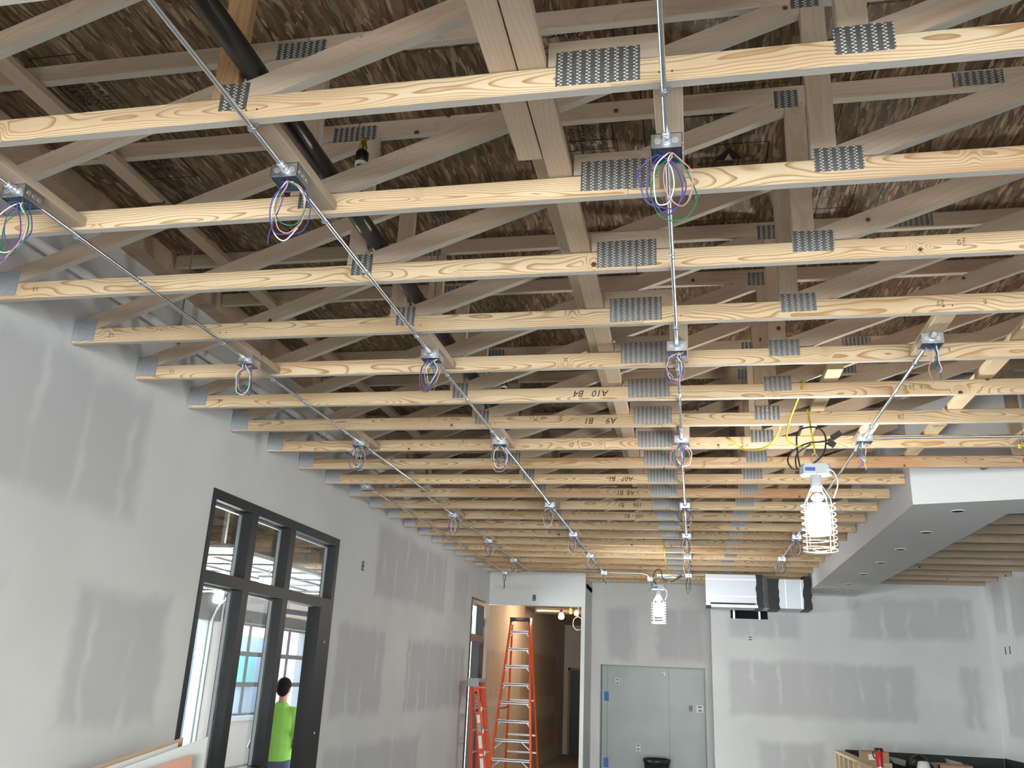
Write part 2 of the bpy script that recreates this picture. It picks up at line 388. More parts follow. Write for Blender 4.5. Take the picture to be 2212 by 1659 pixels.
def spline(pts, n=8, closed=False):
    pts = [Vector(p) for p in pts]; out = []; m = len(pts)
    rng = range(m if closed else m - 1)
    for i in rng:
        if closed: a, b, c, d = pts[i - 1], pts[i], pts[(i + 1) % m], pts[(i + 2) % m]
        else: a, b, c, d = pts[max(i - 1, 0)], pts[i], pts[i + 1], pts[min(i + 2, m - 1)]
        for k in range(n):
            t = k / n
            out.append(0.5 * ((2 * b) + (c - a) * t + (2 * a - 5 * b + 4 * c - d) * t * t + (3 * b - a - 3 * c + d) * t ** 3))
    if not closed: out.append(pts[-1])
    return out
def text_mesh(txt, size, mat, name='lettering', shear=0.0):
    cu = bpy.data.curves.new(name, 'FONT'); cu.body = txt; cu.size = size; cu.align_x = 'CENTER'; cu.align_y = 'CENTER'; cu.shear = shear; cu.resolution_u = 2
    t = bpy.data.objects.new(name + '_tmp', cu); COL.objects.link(t)
    dg = bpy.context.evaluated_depsgraph_get(); me = bpy.data.meshes.new_from_object(t.evaluated_get(dg))
    bpy.data.objects.remove(t); bpy.data.curves.remove(cu)
    me.name = name; me.materials.clear(); me.materials.append(mat)
    return me
def pix(px, py, **k):
    """a point of the room seen at a pixel of the photograph, on the plane x/y/z = value (used while measuring)"""
    d = Xr * (px - 1106) + Dn * (py - 829.5) + Fw * 1872.0
    (ax, v), = k.items(); i = 'xyz'.index(ax)
    s = ((v - CAMZ) if ax == 'z' else v) / d[i]
    return d * s + Vector((0, 0, CAMZ))

# ------------------------------------------------------------------ dimensions
ZB = 3.59; CH = 0.089; T = 0.038; ZT = 4.365; ZD = 4.454
XL = -3.43; XR = 4.48; XS = 1.78                         # left wall, right wall, soffit face
Y0 = 2.17; DY = 0.609
def ty(k): return Y0 + DY * k
NK = 22

# ================================================================== STRUCTURE
struct(MB().box(-9.6, 5.2, -10.4, 26.2, -0.12, 0.0).build('floor', CONC))
# left wall with two window openings
def wall_with_holes(name, mat, axis, c0, c1, a0, a1, z0, z1, holes):
    mb = MB()
    def bx(u0, u1, v0, v1):
        if u1 - u0 < 1e-4 or v1 - v0 < 1e-4: return
        if axis == 'y': mb.box(c0, c1, u0, u1, v0, v1)
        else: mb.box(u0, u1, c0, c1, v0, v1)
    u = a0
    for (h0, h1, b0, b1) in sorted(holes):
        bx(u, h0, z0, z1); bx(h0, h1, z0, b0); bx(h0, h1, b1, z1); u = h1
    bx(u, a1, z0, z1)
    return struct(mb.build(name, mat))
DWL = drywall_mat('drywall_left', 'Y', [(2.2, 4.86, 2.70, 3.54, 1), (4.46, 5.44, 1.52, 2.32, 1), (9.25, 12.15, 2.69, 3.50, 1), (8.33, 9.80, 1.45, 2.37, 1),
     (10.6, 13.5, 1.45, 2.34, 1), (8.3, 11.4, 0.3, 1.20, 0.9), (12.6, 13.4, 2.75, 3.45, 0.7), (1.0, 3.9, 1.5, 2.3, 1), (1.0, 2.0, 2.7, 3.5, 1), (5.5, 8.6, 3.72, 3.98, 0.5)])
wall_with_holes('wall_left', DWL, 'y', XL - 0.15, XL, -10.2, 14.95, 0, 4.32, [(5.72, 8.15, 0.02, 3.135), (13.72, 14.66, 0.02, 3.105)])
DW3 = drywall_mat('drywall_far', 'X', [(0.55, 1.70, 2.68, 3.12, 1), (2.44, 4.30, 2.73, 3.40, 1), (0.52, 3.38, 1.50, 2.37, 1), (3.98, 4.30, 1.46, 2.40, 1), (0.95, 1.95, 0.3, 1.16, 1), (2.3, 4.2, 0.5, 1.25, 0.8)], stud=0.25)
DW2 = drywall_mat('drywall_niche', 'X', [(-1.52, -0.98, 2.27, 3.2, 1), (-0.64, 0.22, 2.30, 3.22, 1)], stud=0.1, strk=0.5)
DWR = drywall_mat('drywall_right', 'Y', [(8, 14.75, 1.4, 2.4, 1), (8, 14.0, 2.75, 3.6, 1), (14.2, 14.75, 2.8, 3.6, 0.9)])
DWP = drywall_mat('drywall_plain', 'X', [(-3.31, -2.5, 3.37, 3.43, 0.9)])
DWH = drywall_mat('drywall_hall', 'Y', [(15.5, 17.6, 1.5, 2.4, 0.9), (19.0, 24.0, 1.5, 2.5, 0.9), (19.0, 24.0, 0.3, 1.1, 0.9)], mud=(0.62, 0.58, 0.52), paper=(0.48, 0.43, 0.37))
SOFF = simple('soffit_board', (0.64, 0.645, 0.64), 0.8, 0, 0.03, 1.5)
# header block over the hall opening, jamb and return
mb = MB().box(XL - 0.2, -1.77, 14.95, 15.10, 3.095, 4.32).box(-1.835, -1.77, 14.95, 15.10, 0, 3.095).box(-1.835, -1.77, 15.10, 16.0, 0, 4.32)
struct(mb.build('wall_front', DWP))
# deep wall with the metal-clad niche
mb = MB(); NX0, NX1, NZ = -1.615, 0.19, 2.205
mb.box(-1.77, NX0, 16.0, 16.25, 0, 4.32).box(NX1, 0.30, 16.0, 16.25, 0, 4.32).box(NX0, NX1, 16.0, 16.25, NZ, 4.32)
struct(mb.build('wall_back', DW2))
mb = MB().box(0.30, 0.61, 15.1, 15.25, 0, 4.32).box(1.20, XR + 0.15, 15.1, 15.25, 0, 4.32).box(0.61, 1.20, 15.1, 15.25, 0, 2.99).box(0.61, 1.20, 15.1, 15.25, 3.26, 4.32).box(0.30, 0.36, 15.25, 16.25, 0, 4.32)
struct(mb.build('wall_far', DW3))
wall_with_holes('wall_right', DWR, 'y', XR, XR + 0.15, -10.2, 15.1, 0, 4.45, [(-7.5, -1.7, 0.2, 3.0)])  # unseen opening behind the camera, added for the side fill light
# wall behind the camera: shop front opening
wall_with_holes('wall_rear', SOFF, 'x', -10.2, -10.05, XL, XR, 0, 4.45, [(-3.1, 3.9, 0.15, 2.95)])
# hall beyond the opening
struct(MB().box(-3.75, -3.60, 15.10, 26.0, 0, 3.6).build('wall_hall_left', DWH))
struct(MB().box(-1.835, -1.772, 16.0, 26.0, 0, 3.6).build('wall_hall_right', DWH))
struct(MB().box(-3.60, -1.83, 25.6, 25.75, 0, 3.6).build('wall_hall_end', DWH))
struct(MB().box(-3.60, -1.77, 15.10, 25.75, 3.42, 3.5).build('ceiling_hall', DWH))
d3 = struct(MB().box(-3.41, -2.45, 25.52, 25.6, 0.0, 2.2).build('door_1', BLACK))
MB().box(-3.47, -3.41, 25.50, 25.6, 0, 2.26).box(-2.45, -2.39, 25.50, 25.6, 0, 2.26).box(-3.47, -2.39, 25.50, 25.6, 2.2, 2.26).build('door_frame', CARD, d3)
# L-shaped soffit, with the boarded riser up to the deck
sof = MB().prism([(XS, 7.50), (4.47, 6.64), (4.47, 7.28), (2.60, 7.88), (2.56, 15.09), (XS, 15.09)], 3.385, 4.45, axis='z').build('soffit', SOFF)
struct(sof)
for y in (7.76, 8.83, 9.92, 10.99, 12.12, 13.27, 14.30):
    r = 0.052
    mb = MB().lathe((2.185, y, 3.3805), [(r, 0.0), (r, 0.0045)], 20, 0)  # flat dark disc, painted for the shade inside a downlight hole
    mb.tube([(2.185 + r * math.cos(a * math.pi / 10), y + r * math.sin(a * math.pi / 10), 3.383) for a in range(20)], 0.004, 6, 1, closed=True)
    mb.build('downlight_shade_disc', [MURK, WHITE], sof)
# rim board on top of the left wall, and black membrane of the bar back
struct(MB().box(XL - 0.15, -3.30, -10.2, 15.0, 4.32, ZD).build('trim_1', SPRUCE))
# roof deck: 8 x 4 ft OSB sheets, long edge across the trusses
deck = root_struct('ceiling', (0, 0, ZD))
PW, PL = 1.2192, 2.4384
pm = MB().box(0, PW - 0.004, 0, PL - 0.004, 0, 0.018).mesh('deck_sheet', OSB)
x = -4.15; ci = 0
while x < 4.5:
    y = -11.7 + (PL / 2 if ci % 2 else 0)
    while y < 16.6:
        link('deck_sheet', pm, deck, (x, y, ZD)); y += PL
    x += PW; ci += 1
MB().box(-4.2, 5.6, -12, 18.0, ZD + 0.03, ZD + 0.06).build('roof_membrane', MURK, deck)

# printed marks on the sheets (flat lettering, reading along or across the sheet)
def stamp(px, py, lines, size, rot, w=None, h=None, ink=INKD):
    c = pix(px, py, z=ZD - 0.0015)
    mb = MB()
    if w:
        for (ax, ay, bx, by) in ((-w, -h, w, -h), (w, -h, w, h), (w, h, -w, h), (-w, h, -w, -h)):
            mb.add([(ax, ay, 0), (bx, by, 0), (bx * (1 - 0.006 / w), by * (1 - 0.006 / h), 0), (ax * (1 - 0.006 / w), ay * (1 - 0.006 / h), 0)], [(0, 1, 2, 3)])
    y = (len(lines) - 1) / 2 * size * 1.15
    for ln in lines:
        me = text_mesh(ln, size, ink)
        mb.add([(v.co.x, v.co.y + y, 0) for v in me.vertices], [tuple(p.vertices) for p in me.polygons])
        bpy.data.meshes.remove(me); y -= size * 1.15
    me = mb.mesh('stamp', ink)
    o = link('stamp', me, deck, c, (math.pi, 0, rot))
    return o
stamp(1222, 75, ['RATED', '24oc', 'STURD-I-FLOOR'], 0.075, R(180), 0.20, 0.14)
stamp(1268, 292, ['THIS SIDE', 'DOWN', 'ESTA LADO', 'ABAJO'], 0.045, R(90), 0.13, 0.13)
stamp(1280, 325, ['SFI', 'certified'], 0.05, R(180), 0.13, 0.09)
stamp(1610, 185, ['www.weyerhaeuser.com'], 0.036, R(0), 0.24, 0.05)
stamp(1570, 345, ['Weyerhaeuser', 'weyerhaeuser.com'], 0.04, R(0), 0.2, 0.14)
stamp(1548, 272, ['24/16', 'EXPOSURE 1'], 0.05, R(0), 0.18, 0.09)
stamp(1790, 410, ['APA', 'RATED SHEATHING', '24/16', 'EXPOSURE 1'], 0.04, R(90), 0.20, 0.14)
stamp(1830, 150, ['APA RATED', 'SHEATHING', '24/16'], 0.05, R(90), 0.20, 0.12)
stamp(185, 195, ['APA RATED', 'SHEATHING', '24/16 PS2'], 0.055, R(90), 0.24, 0.12)
stamp(340, 350, ['24 oc', 'SIZED', 'EXP 1'], 0.06, R(180), 0.15, 0.16)
stamp(1540, 485, ['EXPOSURE 1'], 0.05, R(0), 0.2, 0.05)
stamp(2170, 520, ['24oc', 'RATED'], 0.07, R(20), 0.2, 0.12)
tri = pix(1574, 333, z=ZD - 0.002)
MB().prism([(tri.x - 0.07, tri.y + 0.05), (tri.x + 0.07, tri.y + 0.05), (tri.x, tri.y - 0.06)], ZD - 0.0022, ZD - 0.0016, axis='z').prism([(tri.x - 0.02, tri.y + 0.05), (tri.x + 0.02, tri.y + 0.05), (tri.x, tri.y - 0.005)], ZD - 0.003, ZD - 0.0024, mi=1, axis='z').build('printed_emblem', [INKD, SPRUCE], deck, (0, 0, ZD))
for xx in (-2.62, -2.21, -1.40, -1.0, -0.18, 0.22, 1.04, 1.45):
    MB().box(xx - 0.003, xx + 0.003, 0.4, 15, ZD - 0.0012, ZD - 0.0008).build('snap_line', INKD if int(xx * 10) % 2 else GREENL, deck)

# ================================================================== ROOF TRUSSES
def clip(poly, a, b, c):           # keep a*x+b*z+c >= 0
    out = []
    for i in range(len(poly)):
        p, q = poly[i], poly[(i + 1) % len(poly)]
        dp = a * p[0] + b * p[1] + c; dq = a * q[0] + b * q[1] + c
        if dp >= 0: out.append(p)
        if dp * dq < 0:
            t = dp / (dp - dq); out.append((p[0] + (q[0] - p[0]) * t, p[1] + (q[1] - p[1]) * t))
    return out
XV = [-3.425, -1.49, 0.49, 2.47, 4.45]
_mesh = {}
def shared(key, fn):
    if key not in _mesh: _mesh[key] = fn()
    return _mesh[key]
def board_mesh(L, mats, t=T, w=CH): return MB().board(L, t, w, 0, 1).mesh('board', mats)
DIAG = []
def diag_mesh(i, xmax):
    xa = XV[i] + (0.0455 if i else 0.0); xb = min(XV[i + 1] - 0.0455, xmax)
    p0 = Vector((XV[i] + (0.0455 if i else 0.02) + 0.055, ZB + CH + 0.022)); p1 = Vector((XV[i + 1] - 0.0455 - 0.055, ZT - 0.022))
    d = (p1 - p0).normalized(); n = Vector((-d.y, d.x)) * 0.0445
    A, B = p0 - d * 0.4, p1 + d * 0.4
    poly = [tuple(A - n), tuple(B - n), tuple(B + n), tuple(A + n)]
    for c in ((1, 0, -xa), (-1, 0, xb), (0, 1, -(ZB + CH + 0.001)), (0, -1, ZT - 0.001)): poly = clip(poly, *c)
    th = math.atan2(d.y, d.x); ca, sa = math.cos(th), math.sin(th)
    loc = [((x - p0.x) * ca + (z - p0.y) * sa, -(x - p0.x) * sa + (z - p0.y) * ca) for x, z in poly]
    return MB().prism(loc, 0, T, 0, 1).mesh('diagonal_web', [SPRUCE, SPRUCE_EDGE]), p0, th
def plate_mesh(w, h, mat): return MB().box(-w / 2, w / 2, -0.0016, 0, -h / 2, h / 2).mesh('nail_plate', mat)
ORD = ['first', 'second', 'third', 'fourth', 'fifth', 'sixth', 'seventh', 'eighth', 'ninth', 'tenth', 'eleventh', 'twelfth', 'thirteenth', 'fourteenth',
       'fifteenth', 'sixteenth', 'seventeenth', 'eighteenth', 'nineteenth', 'twentieth', 'twenty-first', 'twenty-second', 'twenty-third']
HAND = {5: 'A10   B4', 6: 'A9     B1', 9: 'A07   B1', 11: '106     B1', 12: '105 - B1', 10: 'A8  B1'}
trusses = []
for k in range(-19, NK + 1):
    y = ty(k)
    extra = {0: ', its splice plate right of the double brace', 2: ', reddish brown board at its right', 5: ', A10 pencilled on it', 6: ', A9 pencilled on it'}.get(k, '')
    lab = 'roof truss over the room behind the camera, outside the photograph' if k < 0 else f'{ORD[k]} pine roof truss counted from the camera{extra or ", pale bottom chord with toothed plates"}'
    t = thing('roof_truss', (0, y, ZB), lab, 'roof truss', 'parallel pine roof trusses' if k >= 0 else 'trusses behind the camera')
    trusses.append(t)
    xe = 4.44 if k < 8 else (3.0 if k == 8 else XS - 0.003)
    dz = random.uniform(-0.0025, 0.0025)
    xs = -0.19 + random.uniform(-0.02, 0.02)       # butt joint of the two chord boards under the splice plate
    L1, L2 = xs - XL - 0.004, xe - xs - 0.002
    # bottom chord in two boards
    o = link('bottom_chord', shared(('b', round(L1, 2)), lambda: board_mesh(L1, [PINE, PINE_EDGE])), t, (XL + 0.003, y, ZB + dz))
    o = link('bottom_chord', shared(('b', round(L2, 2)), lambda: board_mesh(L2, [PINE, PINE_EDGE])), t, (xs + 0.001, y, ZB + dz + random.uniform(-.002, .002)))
    # top chord in two boards
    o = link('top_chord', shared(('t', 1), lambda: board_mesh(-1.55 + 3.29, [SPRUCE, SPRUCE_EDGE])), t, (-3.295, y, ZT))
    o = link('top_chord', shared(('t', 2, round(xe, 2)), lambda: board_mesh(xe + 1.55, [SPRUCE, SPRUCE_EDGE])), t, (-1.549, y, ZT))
    if k < -1: continue
    for i in range(1, 4):
        if XV[i] + 0.05 > xe: continue
        mats = [BROWNW, BROWNW] if (k in (0,) and i == 1) else [SPRUCE, SPRUCE_EDGE]
        vmesh = shared(('v', mats[0].name), lambda: board_mesh(ZT - ZB - CH - 0.002, mats))
        o = link('vertical_web', vmesh, t, (XV[i] + 0.0445, y, ZB + CH + 0.001), (0, R(-90), 0))
    for i in range(0, 4):
        if XV[i] + 0.3 > xe: continue
        me, p0, th = shared(('d', i, round(min(xe, 4.4), 2)), lambda: diag_mesh(i, xe - 0.01))
        link('diagonal_web', me, t, (p0.x, y, p0.y), (0, -th, 0))
    j = lambda a=0.012: random.uniform(-a, a)
    def plate(w, h, px_, pz_, mat=PLATE, tilt=0.0):
        if px_ + w / 2 > xe: return
        link('nail_plate', shared(('p', w, h, mat.name), lambda: plate_mesh(w, h, mat)), t, (px_, y - 0.0002, pz_), (0, tilt, 0))
    plate(0.135, 0.135, -3.355, ZB + 0.083, PLATE_PLAIN)
    plate(0.10, 0.105, -1.452 + j(), ZB + 0.085 + j(.006), PLATE, j(.02))
    plate(0.255, 0.125, -0.243 + j(.006), ZB + 0.078 + j(.005), PLATE, j(.015))
    plate(0.165, 0.095, 0.528 + j(), ZB + 0.085 + j(.006), PLATE, j(.02))
    plate(0.225, 0.082, -1.575 + j(), ZT + 0.026, PLATE); plate(0.10, 0.09, 0.455 + j(), ZT + 0.02, PLATE)
    plate(0.20, 0.07, 1.24 + j(), ZT + 0.045, PLATE)
    # scab block over the splice
    link('splice_block', shared(('s',), lambda: board_mesh(0.345, [SPRUCE, SPRUCE_EDGE])), t, (-0.398, y, ZB + CH + 0.004))
    if k in HAND:
        me = text_mesh(HAND[k], 0.062, INK, 'pencilled_number', 0.25)
        link('pencilled_number', me, t, (-0.60, y - 0.0006, ZB + 0.047), (R(90), R(180), 0))
    if 0 <= k < 7:   # grade stamps on the chords
        for gx, txt in ((-3.18, 'HT\nSPF'), (0.95 + 0.07 * k, 'No.2\nKD'), (1.35, 'SPF')):
            if k in (0, 1) and gx < 1.3 and gx > 0: continue
            me = text_mesh(txt, 0.019, INKD, 'grade_stamp'); link('grade_stamp', me, t, (gx, y - 0.0006, ZB + 0.045), (R(90), R(90), 0))
# continuing chords over the far room, beyond the soffit
for k in range(10, NK - 0):
    y = ty(k)
    t = tag(link('ceiling_joist', shared(('j',), lambda: board_mesh(XR - 2.575, [SPRUCE, SPRUCE_EDGE])), None, (2.568, y, ZB)),
            f'{ORD[k - 10]} exposed timber beam right of the boxed soffit, counted from its near corner', 'beam', 'timbers right of the soffit')

# ------------------------------------------------------------------ lateral braces on the trusses
def brace(name, x0, x1, z, ya, yb, label, mats=None):
    me = MB().board(yb - ya, 0.089 if x1 is None else x1 - x0, 0.038, 0, 0).mesh(name, mats or [SPRUCE, SPRUCE_EDGE])
    return tag(link(name, me, None, (x1, ya, z), (0, 0, R(90))), label, 'brace')
zt = ZB + CH + 0.003
brace('lateral_brace', -0.585, -0.497, zt, 0.6, 2.66, 'left plank of the double brace, ending past the nearest truss with a sawn end')
brace('lateral_brace', -0.492, -0.404, zt, 1.0, 9.0, 'long plank laid across the truss chords left of the splice plates')
brace('lateral_brace', -0.60, -0.512, 3.898, 2.9, 9.2, 'higher plank nailed under the diagonals behind the double brace')
brace('lateral_brace', -0.50, -0.412, zt, 9.05, 15.6, 'far plank laid across the distant truss chords left of the splice plates')
brace('lateral_brace', -2.93, -2.84, ZT - 0.040, 0.6, 12.0, 'flat brace nailed under the top chords along the left wall')
brace('lateral_brace', 1.655, 1.745, zt, 3.4, 7.3, 'clean plank laid across the chords toward the soffit corner', [CLEAN, CLEAN])
brace('lateral_brace', 0.80, 0.89, zt, 5.0, 12.0, 'clean plank on the chords behind the nearer work light', [CLEAN, CLEAN])

# ================================================================== PIPES IN THE ROOF SPACE
pp = thing('black_sprinkler_pipe', (-1.40, 0.6, 3.787), 'black pipe running through the trusses beside the brown post', 'pipe')
MB().tube([(-1.398, 0.6, 3.787), (-1.398, 6.0, 3.787), (-1.398, 13.0, 3.787)], 0.0395, 16).build('pipe_run', BLACKP, pp)
for y in (3.12, 6.22):
    mb = MB().tube([(-1.398, y, 3.80), (-1.40, y, 4.10)], 0.021, 12).lathe((-1.40, y, 4.04), [(0.021, 0), (0.029, 0.01), (0.029, 0.05), (0.02, 0.062)], 14)
    rs = mb.build('riser', BLACKP, pp)
    MB().lathe((-1.40, y, 4.032), [(0.028, -0.008), (0.028, 0.008)], 14).build('white_ring', WHITE, rs)
    MB().tube([(-1.40, y, 4.10), (-1.40, y, 4.16)], 0.007, 8).tube([(-1.418, y, 4.11), (-1.405, y, 4.15), (-1.392, y, 4.15), (-1.382, y, 4.11)], 0.004, 6).lathe((-1.40, y, 4.16), [(0.018, 0), (0.018, 0.003)], 12).build('sprinkler_head', simple('brass', (0.45, 0.30, 0.08), 0.35, 1.0), rs)
for y in (4.32, 7.4, 10.4):
    MB().tube([(-1.398, y, 3.82), (-1.398, y, ZD)], 0.005, 6).tube([(-1.398 + 0.044 * math.cos(a * math.pi / 10), y, 3.787 + 0.044 * math.sin(a * math.pi / 10)) for a in range(20)], 0.004, 6, closed=True).build('hanger', GALV, pp)
p2 = thing('white_pipe', (-3.35, 1.5, 3.98), 'white plastic pipe along the top of the left wall', 'pipe')
MB().tube([(-3.365, 1.5, 3.97), (-3.365, 5.0, 3.99), (-3.365, 9.6, 4.03), (-3.365, 14.8, 4.06)], 0.030, 14).build('pipe_run', PVC, p2)
for y in (2.4, 4.9, 7.35, 9.8):
    MB().tube([(-3.365 + 0.034 * math.cos(a * math.pi / 8), y, 3.99 + 0.034 * math.sin(a * math.pi / 8)) for a in range(16)], 0.004, 6, closed=True).box(-3.428, -3.395, y - .01, y + .01, 3.985, 3.998).build('clamp', GALV, p2)
for n, (x, y, z0, lab) in enumerate(((-2.97, 4.3, 3.79, 'threaded rod with dark end fitting hanging near the left wall, closest one'), (-2.97, 7.35, 3.75, 'farther threaded rod with dark end fitting beside the left wall'))):
    r_ = thing('hanging_rod', (x, y, z0), lab, 'rod')
    MB().tube([(x, y, z0), (x, y, ZD)], 0.005, 8).build('rod', GALV, r_)
    MB().lathe((x, y, z0 - 0.02), [(0.012, 0), (0.022, 0.012), (0.022, 0.03), (0.010, 0.045)], 12).build('end_fitting', BLACK, r_)
st = thing('black_pipe_stub', (2.25, 7.33, 3.66), 'short black pipe end poking out of the wall above the soffit', 'pipe')
MB().lathe((2.29, 7.20, 3.665), [(0.030, 0), (0.036, 0.0), (0.036, 0.12), (0.030, 0.12)], 16, axis='y').build('pipe_end', BLACKP, st)

# ================================================================== BOXES, BLOCKING, CONDUIT
BZ = ZB - 0.003 + 0.012      # underside of the flat blocking
def box_mesh():
    h = 0.051; d = 0.054; t = 0.0018
    mb = MB()
    mb.box(-h, h, -h, h, -t, 0)
    for a in ((-h, h, -h, -h + t), (-h, h, h - t, h), (-h, -h + t, -h, h), (h - t, h, -h, h)): mb.box(*a, -d, 0)
    for sx in (-1, 1): mb.box(sx * 0.030 - .007, sx * 0.030 + .007, -h - 0.006 if sx < 0 else h, -h if sx < 0 else h + 0.006, -d, -d + 0.003)
    return mb.mesh('housing', GALV)
def knock_mesh():
    mb = MB()
    h = 0.0512
    for sx in (-0.028, 0.0, 0.028):
        for sy in (-1, 1):
            mb.lathe((sx, sy * h, -0.027), [(0.011, -0.0006), (0.011, 0.0006)], 12, axis='y')
            mb.lathe((sy * h, sx, -0.027), [(0.011, -0.0006), (0.011, 0.0006)], 12, axis='x')
    return mb.mesh('knockouts', ALU)
def interior_shade_mesh():
    return MB().box(-0.047, 0.047, -0.047, 0.047, -0.050, -0.047).mesh('interior_shade', BOXIN)  # dark blue plate: shade of the open box interior put in as colour
def conn_mesh(sgn):
    prof = [(0.014, 0.0), (0.017, 0.003), (0.017, 0.008), (0.0125, 0.010), (0.0125, 0.030), (0.0145, 0.031), (0.0145, 0.036), (0.011, 0.038)]
    return MB().lathe((0, 0.051 * sgn, -0.020), [(r, h * sgn) for r, h in prof], 14, axis='y').mesh('connector', ALU)
HM, KM, CM, NM, NM2 = box_mesh(), knock_mesh(), interior_shade_mesh(), conn_mesh(1), conn_mesh(-1)
WIRES = []
def wire_mesh(rng, sizex, drop, ang, fat=1.0, loose=False):
    ca, sa = math.cos(ang), math.sin(ang)
    x0 = rng.uniform(-0.03, 0.03); y0_ = rng.uniform(-0.02, 0.02)
    pts = []
    if not loose:
        hw = sizex * rng.uniform(0.45, 0.85); cx_ = rng.uniform(-.35, .35) * sizex; dr = drop * rng.uniform(0.8, 1.05); sg = rng.choice((-1, 1))
        pts.append((x0, y0_, -0.046))
        for q in range(9):
            th = math.pi * (0.86 - 1.72 * q / 8) * sg
            uu = cx_ + hw * math.sin(th) * (1 + rng.uniform(-.08, .08)); vv = dr * (0.5 + 0.5 * math.cos(th)) * (1 + rng.uniform(-.04, .04)) + 0.012
            dd = rng.uniform(-.014, .014)
            pts.append((uu * ca + dd * sa, y0_ + uu * sa - dd * ca, -0.050 - vv))
        pts.append((x0 + 0.01, y0_, -0.046))
    else:
        e = rng.uniform(-1, 1)
        for v in (0, 0.3, 0.6, 0.85, 1.0):
            pts.append((x0 + e * sizex * v * v * 0.8 + rng.uniform(-.012, .012), y0_ + rng.uniform(-.02, .02), -0.048 - v * drop))
    return MB().tube(spline(pts, 6), 0.0024 * fat, 6)
ybk = lambda k: (ty(k) + T, ty(k + 1))
BOXES = []
def junction_box(x, k, label, seed, yshift=0.0, sx=0.07, drop=0.17, nw=5, block=True, loose=0, z=None, y=None, blab=None, palette=None, fat=1.0):
    rng = random.Random(seed)
    ya, yb = ybk(k)
    yc = (ya + yb) / 2 + yshift if y is None else y
    z = BZ if z is None else z
    if block:
        me = shared(('blk',), lambda: MB().board(DY - T - 0.004, 0.089, 0.038, 0, 0).mesh('blocking_board', [SPRUCE, SPRUCE_EDGE]))
        if x > 0.5: me = shared(('blk2',), lambda: MB().board(DY - T - 0.004, 0.089, 0.038, 0, 0).mesh('blocking_board', [CLEAN, CLEAN]))
        tag(link('blocking_board', me, None, (x + 0.0445 + 0.012, ya + 0.002, z + 0.0005), (0, 0, R(90))), blab or ('short flat board between trusses carrying the ' + label), 'board', 'short boards behind the junction boxes')
    if block and k >= 0:
        mb = MB()
        for dx_ in (-0.012, 0.026): mb.lathe((x + dx_, ty(k) - 0.0012, ZB + 0.034), [(0.0032, 0), (0.0032, 0.001)], 8, axis='y')
        o_ = mb.build('screw_head', INK, trusses[k + 19], (x, ty(k), ZB))
    b = thing('junction_box', (x, yc, z), label, 'junction box', 'steel ceiling junction boxes')
    link('housing', HM, b, (x, yc, z)); link('knockouts', KM, b, (x, yc, z)); link('interior_shade', CM, b, (x, yc, z)); link('connector', NM, b, (x, yc, z)); link('connector', NM2, b, (x, yc, z))
    pal = palette or [0, 1, 2, 3, 4, 1]
    for i in range(nw):
        mb = wire_mesh(rng, sx * rng.uniform(0.65, 1.1), drop * rng.uniform(0.7, 1.05), rng.uniform(-0.5, 0.5), fat, loose and i >= nw - loose)
        link('wire', mb.mesh('wire', W_COL[pal[i % len(pal)]]), b, (x, yc, z))
    BOXES.append((x, yc, z)); return b
L1, L2, L3, L4 = -2.495, -1.385, -0.05, 1.185
PLC = {'a': 'left conduit row', 'b': 'second conduit row from the left', 'c': 'middle vertical conduit row', 'd': 'right conduit row'}
rowA = [(0, 'nearest box', 11), (3, 'second box', 12), (6, 'third box', 13), (11, 'fourth box', 14), (14, 'fifth box', 15), (17, 'sixth box', 16)]
SEGS = []
def run(x, entries, rowname, yfirst, ylast, conduit_label, sx=0.075, drop=0.185):
    prev = yfirst
    for n, (k, nm, seed) in enumerate(entries):
        big = 1.0 if k > 2 else 1.35
        bx = x if not isinstance(x, list) else x[n]
        junction_box(bx, k, f'{nm} from the camera on the {rowname}, coloured wires hanging', seed, sx=(0.03 if seed in (41, 42) else sx * big), drop=drop * big, fat=1.0 if k < 5 else 1.15,
                     loose=5 if seed in (41, 42) else (1 if seed % 3 == 0 else 0), blab=f'short flat board above the {nm} on the {rowname}')
        yc = BOXES[-1][1]
        SEGS.append((bx if n == 0 else (x if not isinstance(x, list) else x[n - 1]), prev, bx, yc - 0.055, f'{ORD[n]} steel conduit length from the camera on the {rowname}'))
        prev = yc + 0.055
    if ylast: SEGS.append((bx, prev, bx, ylast, f'last steel conduit length at the far end of the {rowname}'))
run([L1, L1, L1, -2.56, -2.57, -2.60], rowA, PLC['a'], 0.7, 14.2, '')
run(L2, [(0, 'nearest box', 21), (3, 'second box', 22), (6, 'third box', 23), (10, 'fourth box', 24), (13, 'fifth box', 25), (16, 'sixth box', 26)], PLC['b'], 0.5, 14.02, '')
run(L3, [(0, 'nearest box', 31), (3, 'second box', 32), (6, 'third box', 33), (10, 'fourth box', 34), (13, 'fifth box', 35), (16, 'sixth box', 36)], PLC['c'], 0.5, 14.02, '')
run(L4, [(3, 'nearest box', 41), (6, 'second box', 42), (13, 'third box', 43), (16, 'fourth box', 44)], PLC['d'], 4.2, 13.6, '')
SEGS = [s for s in SEGS if not (s[0] == L4 and s[1] < 4.25)]
CZ = BZ - 0.020
def strap(mb, x, y, z):
    mb.tube([(x + 0.0115 * math.cos(a), y, z + 0.0115 * math.sin(a)) for a in [math.pi * q / 8 for q in range(-1, -8, -1)]] , 0.0022, 6)
    mb.box(x - 0.0135, x - 0.0095, y - 0.009, y + 0.009, z - 0.004, z + 0.012); mb.box(x + 0.0095, x + 0.022, y - 0.009, y + 0.009, z + 0.0085, z + 0.0105)
    mb.box(x - 0.012, x + 0.012, y - 0.009, y + 0.009, z - 0.0125, z - 0.0100)
